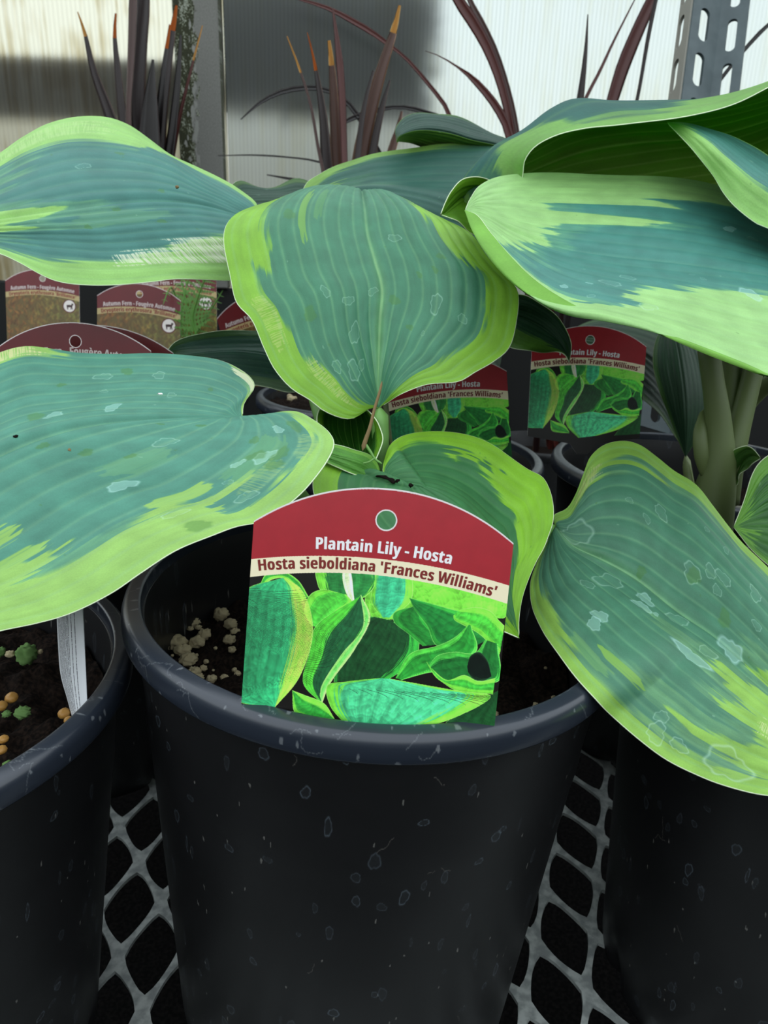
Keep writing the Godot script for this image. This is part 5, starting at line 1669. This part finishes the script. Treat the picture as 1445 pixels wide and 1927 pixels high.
	leaf(o, {"seed": 13, "tw": 256, "th": 192, "nu": 44, "nv": 44, "veins": 4, "pleat": 0.0004, "teal": Color(0.40, 0.58, 0.18), "mid": Color(0.42, 0.60, 0.18), "yellow": Color(0.50, 0.68, 0.24), "vein_strength": 0.15, "dots": 4, "wave": 0.0, "up": false,
		"rows": [
			[-1.0, q3([940, 392, 0.432, 936, 352, 0.424, 905, 335, 0.42, 872, 337, 0.417, 850, 360, 0.413, 836, 385, 0.41, 829, 404, 0.409])],
			[0.0, q3([940, 392, 0.432, 918, 378, 0.437, 890, 370, 0.437, 868, 378, 0.43, 850, 392, 0.42, 838, 402, 0.413, 829, 404, 0.409])],
			[1.0, q3([940, 392, 0.432, 930, 425, 0.425, 905, 440, 0.418, 885, 437, 0.413, 862, 417, 0.41, 845, 410, 0.409, 829, 404, 0.409])]],
		"tip": q2([-1, 1.2, 1, 1.2]), "edge_a": q2([0, 0.7, 1, 0.7]), "edge_b": q2([0, 0.9, 1, 0.9])})
	leaf(o, {"seed": 14, "tw": 384, "th": 256, "nu": 60, "nv": 60, "veins": 6, "pleat": 0.0008, "teal": Color(0.27, 0.50, 0.45), "mid": Color(0.40, 0.62, 0.42), "yellow": Color(0.57, 0.77, 0.42), "vein_strength": 0.15, "jag": 0.12, "gap": 0.06,
		"rows": [
			[-1.0, q3([1660, 560, 0.36, 1560, 500, 0.36, 1445, 429, 0.37, 1426, 422, 0.373, 1387, 392, 0.38, 1361, 362, 0.386, 1339, 327, 0.392, 1309, 288, 0.40, 1278, 254, 0.41, 1256, 231, 0.418])],
			[-0.55, q3([1660, 530, 0.365, 1560, 430, 0.362, 1445, 353, 0.372, 1420, 336, 0.376, 1382, 306, 0.383, 1360, 289, 0.388, 1338, 270, 0.395, 1312, 252, 0.403, 1288, 239, 0.41, 1256, 231, 0.418])],
			[0.2, q3([1660, 500, 0.38, 1560, 385, 0.39, 1445, 318, 0.405, 1404, 290, 0.412, 1361, 262, 0.416, 1310, 240, 0.42, 1256, 231, 0.418])],
			[1.0, q3([1660, 470, 0.40, 1560, 360, 0.42, 1445, 297, 0.437, 1404, 275, 0.437, 1361, 250, 0.435, 1304, 233, 0.43, 1256, 231, 0.418])]],
		"tip": q2([-1, 0.9, 0, 0.97, 1, 0.95]),
		"edge_a": q2([0, 0.75, 0.3, 0.68, 0.5, 0.60, 0.8, 0.56, 1, 0.5]),
		"edge_b": q2([0, 0.97, 1, 0.97])})
	# dark hanging leaf in front of the shaded tag
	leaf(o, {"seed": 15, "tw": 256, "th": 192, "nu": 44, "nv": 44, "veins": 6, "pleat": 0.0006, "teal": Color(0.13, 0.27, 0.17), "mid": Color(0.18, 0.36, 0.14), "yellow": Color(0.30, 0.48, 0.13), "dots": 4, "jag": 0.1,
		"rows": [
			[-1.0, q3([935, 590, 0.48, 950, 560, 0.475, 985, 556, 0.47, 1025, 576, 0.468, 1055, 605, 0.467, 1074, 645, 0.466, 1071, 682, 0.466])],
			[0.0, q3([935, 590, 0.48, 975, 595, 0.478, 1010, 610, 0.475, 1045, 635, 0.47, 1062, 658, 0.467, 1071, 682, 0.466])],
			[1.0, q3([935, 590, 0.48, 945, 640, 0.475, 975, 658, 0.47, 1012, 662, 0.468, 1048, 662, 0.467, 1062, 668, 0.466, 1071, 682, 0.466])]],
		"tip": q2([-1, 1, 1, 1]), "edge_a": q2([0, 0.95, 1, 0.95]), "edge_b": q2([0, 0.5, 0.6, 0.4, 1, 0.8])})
	var st := [
		[[1330, 640, 0.430, 1342, 720, 0.432, 1352, 800, 0.437, 1352, 880, 0.443, 1344, 960, 0.448, 1330, 1050, 0.452], [0.0062, 0.0064, 0.0078, 0.0105, 0.0120, 0.0135]],
		[[1432, 640, 0.440, 1412, 720, 0.442, 1392, 800, 0.444, 1376, 870, 0.447, 1362, 960, 0.452], [0.0056, 0.006, 0.0066, 0.0078, 0.0085]],
		[[1372, 620, 0.452, 1376, 720, 0.452, 1378, 800, 0.452, 1372, 900, 0.454], [0.008, 0.0085, 0.0085, 0.008]]]
	for s in st:
		obj("stalk", tube(pixels(q3(s[0])), s[1], 16, 24, 0.8), M.old_petiole, o)
	obj("sheath", tube(pixels(q3([1325, 770, 0.44, 1318, 820, 0.438, 1322, 860, 0.44, 1330, 900, 0.444])), [0.002, 0.0045, 0.005, 0.003], 12, 16, 0.6), M.old_petiole, o)
	leaf(o, {"seed": 16, "tw": 128, "th": 128, "nu": 30, "nv": 30, "veins": 4, "pleat": 0.0004, "teal": Color(0.22, 0.38, 0.14), "mid": Color(0.26, 0.42, 0.15), "yellow": Color(0.32, 0.48, 0.18), "dots": 0,
		"rows": [
			[-1.0, q3([1375, 935, 0.446, 1372, 890, 0.44, 1380, 850, 0.435, 1405, 838, 0.432, 1432, 862, 0.43])],
			[0.0, q3([1375, 935, 0.446, 1384, 895, 0.443, 1398, 868, 0.44, 1415, 858, 0.435, 1432, 862, 0.43])],
			[1.0, q3([1375, 935, 0.446, 1388, 905, 0.44, 1402, 882, 0.437, 1418, 872, 0.433, 1432, 862, 0.43])]]})
	# plant between the rows: long leaves that show over the upright leaf
	var p := thing("hosta", "hosta in the second row whose dark leaves show above the upright leaf", "potted plant", Vector3(0.012, 0.91, -0.262))
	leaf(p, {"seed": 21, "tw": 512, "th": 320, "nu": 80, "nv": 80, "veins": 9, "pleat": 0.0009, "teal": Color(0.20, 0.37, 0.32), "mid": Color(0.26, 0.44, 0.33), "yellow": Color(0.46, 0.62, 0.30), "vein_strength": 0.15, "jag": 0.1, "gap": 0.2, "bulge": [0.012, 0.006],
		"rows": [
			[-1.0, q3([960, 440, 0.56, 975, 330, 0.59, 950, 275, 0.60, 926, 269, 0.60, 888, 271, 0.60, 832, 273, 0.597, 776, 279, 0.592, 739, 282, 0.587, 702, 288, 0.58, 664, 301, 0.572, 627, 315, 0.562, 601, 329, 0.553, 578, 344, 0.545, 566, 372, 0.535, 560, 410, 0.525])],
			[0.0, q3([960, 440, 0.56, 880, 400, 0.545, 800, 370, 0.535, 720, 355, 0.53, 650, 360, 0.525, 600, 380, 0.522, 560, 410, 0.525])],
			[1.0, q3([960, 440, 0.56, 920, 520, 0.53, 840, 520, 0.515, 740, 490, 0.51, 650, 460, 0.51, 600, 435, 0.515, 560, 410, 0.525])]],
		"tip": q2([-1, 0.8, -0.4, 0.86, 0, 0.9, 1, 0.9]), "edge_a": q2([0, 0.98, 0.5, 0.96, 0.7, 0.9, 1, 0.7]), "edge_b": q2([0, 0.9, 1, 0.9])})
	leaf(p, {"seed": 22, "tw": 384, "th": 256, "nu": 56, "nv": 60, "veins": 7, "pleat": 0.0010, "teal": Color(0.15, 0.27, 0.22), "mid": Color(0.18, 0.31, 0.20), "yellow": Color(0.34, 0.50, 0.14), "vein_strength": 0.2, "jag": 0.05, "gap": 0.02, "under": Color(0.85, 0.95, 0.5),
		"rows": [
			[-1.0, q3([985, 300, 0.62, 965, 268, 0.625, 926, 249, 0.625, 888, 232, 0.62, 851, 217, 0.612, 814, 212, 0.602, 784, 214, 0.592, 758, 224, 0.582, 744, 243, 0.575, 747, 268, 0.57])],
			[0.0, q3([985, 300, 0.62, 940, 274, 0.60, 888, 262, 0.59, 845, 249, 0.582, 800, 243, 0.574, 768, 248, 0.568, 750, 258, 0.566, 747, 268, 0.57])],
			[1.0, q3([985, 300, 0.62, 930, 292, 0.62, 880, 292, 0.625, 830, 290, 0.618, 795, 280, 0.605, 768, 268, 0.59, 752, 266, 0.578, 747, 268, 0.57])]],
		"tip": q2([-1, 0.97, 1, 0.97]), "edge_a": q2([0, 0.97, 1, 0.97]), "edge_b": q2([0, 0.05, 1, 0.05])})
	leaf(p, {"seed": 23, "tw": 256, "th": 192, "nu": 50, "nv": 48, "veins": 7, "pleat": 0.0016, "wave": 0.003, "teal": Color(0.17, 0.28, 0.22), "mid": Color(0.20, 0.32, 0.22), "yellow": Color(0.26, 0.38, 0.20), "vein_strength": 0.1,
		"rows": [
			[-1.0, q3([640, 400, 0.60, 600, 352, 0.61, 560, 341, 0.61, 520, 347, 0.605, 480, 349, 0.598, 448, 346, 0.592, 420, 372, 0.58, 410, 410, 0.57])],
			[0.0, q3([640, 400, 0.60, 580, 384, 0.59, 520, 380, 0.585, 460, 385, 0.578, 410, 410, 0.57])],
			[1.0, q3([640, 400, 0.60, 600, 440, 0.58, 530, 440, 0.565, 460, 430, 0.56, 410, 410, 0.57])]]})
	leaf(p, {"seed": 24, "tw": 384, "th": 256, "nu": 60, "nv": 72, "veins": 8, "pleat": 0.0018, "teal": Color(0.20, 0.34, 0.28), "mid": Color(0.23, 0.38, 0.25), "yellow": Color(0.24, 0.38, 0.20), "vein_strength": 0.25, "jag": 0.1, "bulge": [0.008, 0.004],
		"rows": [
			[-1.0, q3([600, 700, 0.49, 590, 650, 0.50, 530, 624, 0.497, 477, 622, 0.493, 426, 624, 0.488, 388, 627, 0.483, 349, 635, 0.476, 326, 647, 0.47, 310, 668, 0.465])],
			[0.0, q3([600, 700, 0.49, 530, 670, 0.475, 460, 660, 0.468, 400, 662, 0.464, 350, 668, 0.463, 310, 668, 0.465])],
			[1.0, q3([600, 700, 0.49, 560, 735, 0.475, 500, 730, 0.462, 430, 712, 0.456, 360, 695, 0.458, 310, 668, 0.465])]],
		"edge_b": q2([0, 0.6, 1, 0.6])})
	# lower leaves: one hidden, added to shade the half-hidden tag; two beside the other
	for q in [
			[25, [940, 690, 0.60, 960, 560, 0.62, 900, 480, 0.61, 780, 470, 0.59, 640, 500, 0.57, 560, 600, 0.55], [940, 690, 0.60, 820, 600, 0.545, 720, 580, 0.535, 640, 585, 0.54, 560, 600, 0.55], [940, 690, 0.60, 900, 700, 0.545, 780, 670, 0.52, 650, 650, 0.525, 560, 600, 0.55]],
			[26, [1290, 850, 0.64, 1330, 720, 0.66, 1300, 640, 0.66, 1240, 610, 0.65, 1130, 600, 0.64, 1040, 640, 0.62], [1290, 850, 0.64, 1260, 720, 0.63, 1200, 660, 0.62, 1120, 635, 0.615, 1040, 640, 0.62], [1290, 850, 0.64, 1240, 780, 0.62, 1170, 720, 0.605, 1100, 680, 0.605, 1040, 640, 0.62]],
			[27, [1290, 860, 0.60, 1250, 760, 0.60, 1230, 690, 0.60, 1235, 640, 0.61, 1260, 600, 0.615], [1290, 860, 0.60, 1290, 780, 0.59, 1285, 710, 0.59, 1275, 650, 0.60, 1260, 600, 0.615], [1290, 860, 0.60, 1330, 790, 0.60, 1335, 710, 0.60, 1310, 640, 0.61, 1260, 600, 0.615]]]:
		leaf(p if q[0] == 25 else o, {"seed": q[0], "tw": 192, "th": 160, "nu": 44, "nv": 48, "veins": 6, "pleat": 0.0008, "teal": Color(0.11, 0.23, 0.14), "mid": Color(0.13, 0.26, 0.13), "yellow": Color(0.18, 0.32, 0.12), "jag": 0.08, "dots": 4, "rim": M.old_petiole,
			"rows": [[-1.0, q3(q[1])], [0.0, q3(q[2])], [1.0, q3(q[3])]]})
	obj("stalk", tube(pixels(q3([1290, 855, 0.64, 1300, 920, 0.63, 1320, 1000, 0.60])) + [Vector3(0.245, 0.92, -0.27)], [0.003, 0.004, 0.005, 0.006], 10, 18), M.old_petiole, o)
	obj("stalk", tube(pixels(q3([1290, 862, 0.60, 1300, 930, 0.60, 1320, 1000, 0.585])) + [Vector3(0.25, 0.92, -0.27)], [0.003, 0.004, 0.005, 0.006], 10, 18), M.old_petiole, o)
	obj("stalk", tube(pixels(q3([940, 692, 0.60, 900, 800, 0.60, 830, 960, 0.60])) + [Vector3(0.014, 0.92, -0.26)], [0.003, 0.004, 0.005, 0.006], 10, 18), M.old_petiole, p)  # stalk of the hidden leaf added as shade for the tag
	# stalks of the big leaves that reach in from the side
	for b in [[1640, 590, 0.36], [1640, 130, 0.44], [1660, 560, 0.36]]:
		obj("stalk", tube([at(b[0], b[1], b[2]), at(b[0], b[1], b[2]).lerp(Vector3(0.28, 1.02, -0.22), 0.5) + Vector3(0.02, 0.015, 0), Vector3(0.27, 1.0, -0.235), Vector3(0.255, 0.91, -0.26)], [0.004, 0.005, 0.006, 0.007], 10, 24), M.old_petiole, o)
	for s in [[[960, 445, 0.56, 930, 560, 0.56, 880, 760, 0.57, 810, 980, 0.60], [0.004, 0.005, 0.006, 0.007]], [[640, 402, 0.60, 680, 560, 0.60, 740, 800, 0.60, 770, 980, 0.60], [0.003, 0.004, 0.005, 0.006]], [[600, 702, 0.49, 660, 780, 0.53, 740, 900, 0.58, 780, 985, 0.60], [0.003, 0.004, 0.005, 0.006]], [[985, 302, 0.62, 950, 500, 0.62, 870, 800, 0.61, 800, 980, 0.60], [0.003, 0.004, 0.005, 0.006]]]:
		obj("stalk", tube(pixels(q3(s[0])), s[1], 10, 20), M.old_petiole, p)
	# leaf at the edge of the view, from the plant next door
	var r := thing("hosta", "hosta at the edge of the view, one dark leaf with a yellow-green border", "potted plant", Vector3(0.42, BENCH, -0.12))
	local(r)
	strap_pot(r, Vector3.ZERO)
	r.remove_meta("local")
	leaf(r, {"seed": 31, "tw": 256, "th": 256, "nu": 50, "nv": 60, "veins": 7, "pleat": 0.0008, "teal": Color(0.20, 0.40, 0.18), "mid": Color(0.28, 0.50, 0.20), "yellow": Color(0.40, 0.62, 0.22), "jag": 0.08,
		"rows": [
			[-1.0, q3([1680, 1000, 0.43, 1620, 850, 0.42, 1530, 835, 0.41, 1470, 848, 0.402, 1445, 858, 0.40, 1428, 873, 0.397, 1414, 898, 0.393, 1399, 944, 0.388, 1380, 992, 0.382])],
			[0.0, q3([1680, 1000, 0.43, 1600, 950, 0.41, 1520, 930, 0.40, 1460, 940, 0.392, 1420, 962, 0.386, 1380, 992, 0.382])],
			[1.0, q3([1680, 1000, 0.43, 1640, 1090, 0.41, 1560, 1120, 0.393, 1480, 1090, 0.385, 1420, 1040, 0.382, 1380, 992, 0.382])]],
		"tip": q2([-1, 0.8, 0, 0.92, 1, 0.9]), "edge_a": q2([0, 0.75, 0.5, 0.7, 1, 0.55]), "edge_b": q2([0, 0.9, 1, 0.9])})
	obj("stalk", tube(pixels(q3([1680, 1002, 0.43, 1690, 1050, 0.45, 1700, 1150, 0.48])) + [Vector3(0.42, BENCH + 0.11, -0.12)], [0.004, 0.005, 0.006, 0.007], 10, 18), M.old_petiole, r)


func ferns() -> void:
	var o := thing("fern", "small bright green fern standing behind the far fern tags", "potted plant", Vector3(-0.272, 0.916, -0.50))
	for f in [[[372, 640, 0.78, 362, 600, 0.775, 372, 560, 0.77, 386, 525, 0.765, 410, 495, 0.76], 0.021, 11], [[330, 700, 0.80, 332, 640, 0.79, 336, 585, 0.78, 322, 540, 0.765, 306, 575, 0.755], 0.012, 12], [[345, 720, 0.80, 355, 660, 0.79, 378, 612, 0.79, 402, 575, 0.785, 420, 545, 0.78], 0.016, 13], [[340, 720, 0.80, 336, 640, 0.80, 344, 570, 0.80, 356, 520, 0.80, 372, 490, 0.80], 0.022, 14], [[345, 720, 0.80, 350, 660, 0.82, 352, 590, 0.83, 340, 525, 0.83, 320, 490, 0.83], 0.02, 15]]:
		frond(o, pixels(q3(f[0])), f[1], f[2])


func frond(parent: Node, pts: Array, size: float, sd: int) -> void:
	var n := 15
	var c := spline(pts, n)
	var st := SurfaceTool.new()
	st.begin(Mesh.PRIMITIVE_TRIANGLES)
	for i in range(2, n):
		var t := (c[mini(i + 1, n)] - c[i - 1]).normalized()
		var side := t.cross(Vector3(0.2, 0.5, 0.85).normalized()).normalized()
		var L := size * (1.0 - pow(float(i) / n, 2.0) * 0.8)
		for s in [-1.0, 1.0]:
			var dir: Vector3 = (side * s + t * 0.45 + Vector3(0, -0.12, 0)).normalized()
			var nr := t.cross(dir).normalized()
			for k in 5:                        # toothed leaflets along each pinna
				var b := c[i] + dir * L * k / 5.0
				var w := L * 0.20 * (1.0 - k / 6.0)
				for m in [-1.0, 1.0]:
					var e: Vector3 = b + t * w * m + dir * w * 0.7 + nr * w * 0.15
					var tri := [b, b + dir * L * 0.22, e]
					if (tri[2] - tri[0]).cross(tri[1] - tri[0]).dot(nr) < 0.0:
						tri.reverse()
					for v in tri:
						st.set_normal(nr)
						st.set_uv(Vector2.ZERO)
						st.add_vertex(v)
	var whole := SurfaceTool.new()
	whole.append_from(tube(pts, [0.0012, 0.0009, 0.0005], 6, 18), 0, Transform3D.IDENTITY)
	st.index()
	whole.append_from(st.commit(), 0, Transform3D.IDENTITY)
	obj("frond", whole.commit(), M.fern_green, parent)


# ------------------------------------------------------------------ small things
func small_things() -> void:
	# perlite on the soil of the middle pot: (x, y, size) measured in the photograph
	var kinds := []
	for k in 5:
		kinds.append(lump(60 + k, Vector3.ONE, 0.50, 14, 20))
	var off := Vector2(200, 1050)
	var spots := [[840, 470, 130, 90], [955, 440, 90, 60], [1040, 510, 130, 130], [770, 580, 150, 90], [835, 630, 60, 45], [765, 640, 60, 30], [620, 620, 52, 52], [1125, 600, 120, 90], [1165, 670, 80, 90], [890, 690, 120, 95], [820, 765, 130, 110], [640, 770, 190, 80], [690, 840, 160, 90], [745, 925, 160, 120], [800, 1035, 110, 100], [840, 1085, 90, 70], [880, 1000, 70, 50], [955, 1100, 90, 90], [1070, 1085, 75, 60], [1115, 740, 110, 80], [1140, 830, 70, 60], [990, 818, 32, 38], [905, 940, 50, 40], [1150, 328, 90, 50], [1175, 375, 40, 40], [1135, 1115, 50, 60], [1190, 1050, 60, 50], [1160, 1015, 45, 45], [540, 820, 60, 60], [600, 885, 28, 28], [820, 880, 32, 26], [970, 1018, 24, 22], [600, 965, 50, 40]]
	var which := ["curved tan perlite grain at the back of the cluster, middle pot", "small flat perlite grain between the curved one and the round whitish one", "round whitish perlite grain next to the small flat one, middle pot", "broad tan perlite grain below the curved one at the back", "thin perlite grain under the broad tan one", "flat perlite sliver beside the thin grain under the broad tan one", "lone round perlite grain nearest the pot wall, middle pot", "hooked perlite grain close to the tag edge, middle pot", "perlite grain just below the hooked one near the tag", "whitish perlite grain in the middle of the cluster, upper of a touching pair", "largest whitish perlite grain in the middle of the cluster, lower of the pair", "longest tan perlite grain, stretching towards the pot wall", "brownish perlite grain under the longest tan one", "oval perlite grain below the brownish one, middle pot", "upper of two pale perlite grains nearest the front rim", "lower of two pale perlite grains nearest the front rim", "small oval perlite grain beside the pair near the front rim", "boxy perlite grain at the front, between the rim and the tag", "triangular perlite chip beside the boxy grain, middle pot", "forked perlite grain below the hooked one, near the tag", "small perlite chip under the forked grain"]
	var n := 0
	for s in spots:
		var said: String = which[n] if n < which.size() else "one of the smallest perlite crumbs strewn on the middle pot's soil"
		bit("perlite", kinds[n % 5], off + Vector2(s[0], s[1]) / 4.817, Vector2(s[2], s[3]) / 4.817, 0.9030 + 0.0036, M.perlite, n, said, "perlite", "perlite grains in the middle pot")
		n += 1
	for s in [[600, 0, 26, 22], [400, 350, 40, 24], [392, 700, 70, 75], [760, 612, 50, 52], [930, 555, 60, 70], [985, 545, 70, 34], [850, 275, 30, 20]]:
		bit("perlite", kinds[n % 5], Vector2(850, 1200) + Vector2(s[0], s[1]) / 4.817, Vector2(s[2], s[3]) / 4.817, 0.9030, M.perlite, n, "pale perlite grain beside the tag in the middle pot", "perlite", "perlite grains beside the tag")
		n += 1
	for s in [[120, 905, 128, "uppermost tan fertiliser bead on the corner pot's soil"], [12, 992, 120, "tan fertiliser bead just below the uppermost one, cut by the frame"], [38, 1340, 100, "tan fertiliser bead with a dark crack, lower on the corner pot's soil"], [16, 1452, 108, "lowest tan fertiliser bead on the corner pot's soil"], [672, 1070, 125, "tan fertiliser bead next to the white care label"], [716, 1140, 90, "smaller tan bead touching the foot of the care label"]]:
		bit("fertiliser_bead", lump(80 + n, Vector3.ONE, 0.12, 14, 20), Vector2(0, 1150) + Vector2(s[0], s[1]) / 5.558, Vector2(s[2], s[2]) / 5.558, 0.909, M.bead, n, s[3], "bead", "fertiliser beads in the corner pot")
		n += 1
	for s in [[278, 450, 205, 240, "largest mossy green perlite lump, in the corner pot"], [235, 1060, 150, 130, "small mossy perlite lump between the tan beads"], [4, 430, 90, 120, "mossy perlite lump cut by the frame edge, corner pot"], [70, 1075, 80, 80, "tiny greyish mossy lump beside the tan beads"], [78, 1610, 100, 90, "mossy lump lowest in the corner pot, at its rim"]]:
		bit("mossy_lump", lump(100 + n, Vector3.ONE, 0.6, 14, 18), Vector2(0, 1150) + Vector2(s[0], s[1]) / 5.558, Vector2(s[2], s[3]) / 5.558, 0.909, M.mossy_perlite, n, s[4], "perlite", "mossy lumps in the corner pot")
		n += 1
	bit("perlite", kinds[1], Vector2(0, 1150) + Vector2(105, 452) / 5.558, Vector2(95, 60) / 5.558, 0.909, M.perlite, 3, "whitish perlite grain beside the largest mossy lump", "perlite")
	bit("perlite", kinds[2], Vector2(0, 1150) + Vector2(420, 425) / 5.558, Vector2(50, 55) / 5.558, 0.909, M.perlite, 5, "small perlite grain behind the largest mossy lump", "perlite")
	for s in [[538, 738, 12, 9], [550, 751, 18, 9], [545, 745, 9, 8]]:
		bit("perlite", kinds[n % 5], Vector2(s[0], s[1]), Vector2(s[2], s[3]), 0.9385, M.perlite, n, "perlite grain in the shaded pot behind the upright leaf", "perlite", "perlite grains in the shaded pot")
		n += 1
	# twig caught on the upright leaf
	var t := thing("dry_twig", "forked dry brown twig caught at the foot of the upright leaf", "twig", at(690, 846, 0.333))
	obj("stem", tube(pixels(q3([719, 717, 0.339, 715, 735, 0.337, 704, 772, 0.335, 696, 805, 0.333, 688, 828, 0.333, 682, 848, 0.332])), [0.0005, 0.0007, 0.0007, 0.0009, 0.0012], 8, 16), M.twig, t)
	obj("fork", tube(pixels(q3([686, 834, 0.333, 697, 850, 0.333, 706, 864, 0.333, 719, 873, 0.333])), [0.0008, 0.0006, 0.0005], 8, 12), M.petiole, t)
	obj("fork", tube(pixels(q3([707, 860, 0.333, 695, 869, 0.333, 682, 872, 0.333])), [0.0005, 0.0004], 8, 8), M.petiole, t)
	var sc := thing("leaf_scrap", "dark dried scrap in the notch of the leaf behind the tag", "debris", at(740, 905, 0.333))
	obj("scrap", tube(pixels(q3([706, 897, 0.335, 722, 897, 0.334, 735, 902, 0.333, 745, 908, 0.332, 752, 902, 0.332])), [0.0012, 0.0016, 0.0010, 0.0014, 0.0009], 8, 14, 0.4), M.scrap, sc)
	# the water drop standing on the broad leaf
	var d := thing("water_drop", "single round water drop standing on the broad front leaf", "water drop", at(301, 742, 0.352))
	var dm := obj("drop", lathe([Vector2(0.0, 0.0009), Vector2(0.0005, 0.00082), Vector2(0.0009, 0.0006), Vector2(0.0013, 0.0002), Vector2(0.0014, -0.0001), Vector2(0.0, -0.0002)], 24), M.water, d)
	dm.position = Vector3.ZERO
	for s in [[176, 272, 0.452, "brown crumb on top of the high leaf above the fern tags"], [333, 352, 0.425, "dark crumb on the middle of the high leaf"], [30, 822, 0.33, "dark crumb on the broad front leaf near the frame"], [132, 848, 0.325, "reddish crumb on the broad front leaf"], [773, 913, 0.331, "pale speckled crumb on the leaf behind the tag"]]:
		var c := thing("crumb", s[3], "debris", at(s[0], s[1], s[2] - 0.004))
		var o := obj("grain", lump(140 + n, Vector3(0.0022, 0.0018, 0.002), 0.6, 8, 10), M.twig if n % 2 else M.scrap, c)
		o.position = Vector3.ZERO
		n += 1


func bit(called: String, mesh: Mesh, p: Vector2, size: Vector2, y: float, m: Material, n: int, label: String, category: String, group := "") -> void:
	var w := on_level(p.x, p.y, y)
	var d := (w - EYE).dot(cam_fwd)
	var o := obj(called, mesh, m)
	o.position = w
	var s := size * d / F
	o.basis = Basis.from_euler(Vector3(0, n * 1.7, 0)).scaled(Vector3(s.x, (s.y + s.x) * 0.42, (s.x + s.y) * 0.55))
	mark(o, label, category, group)
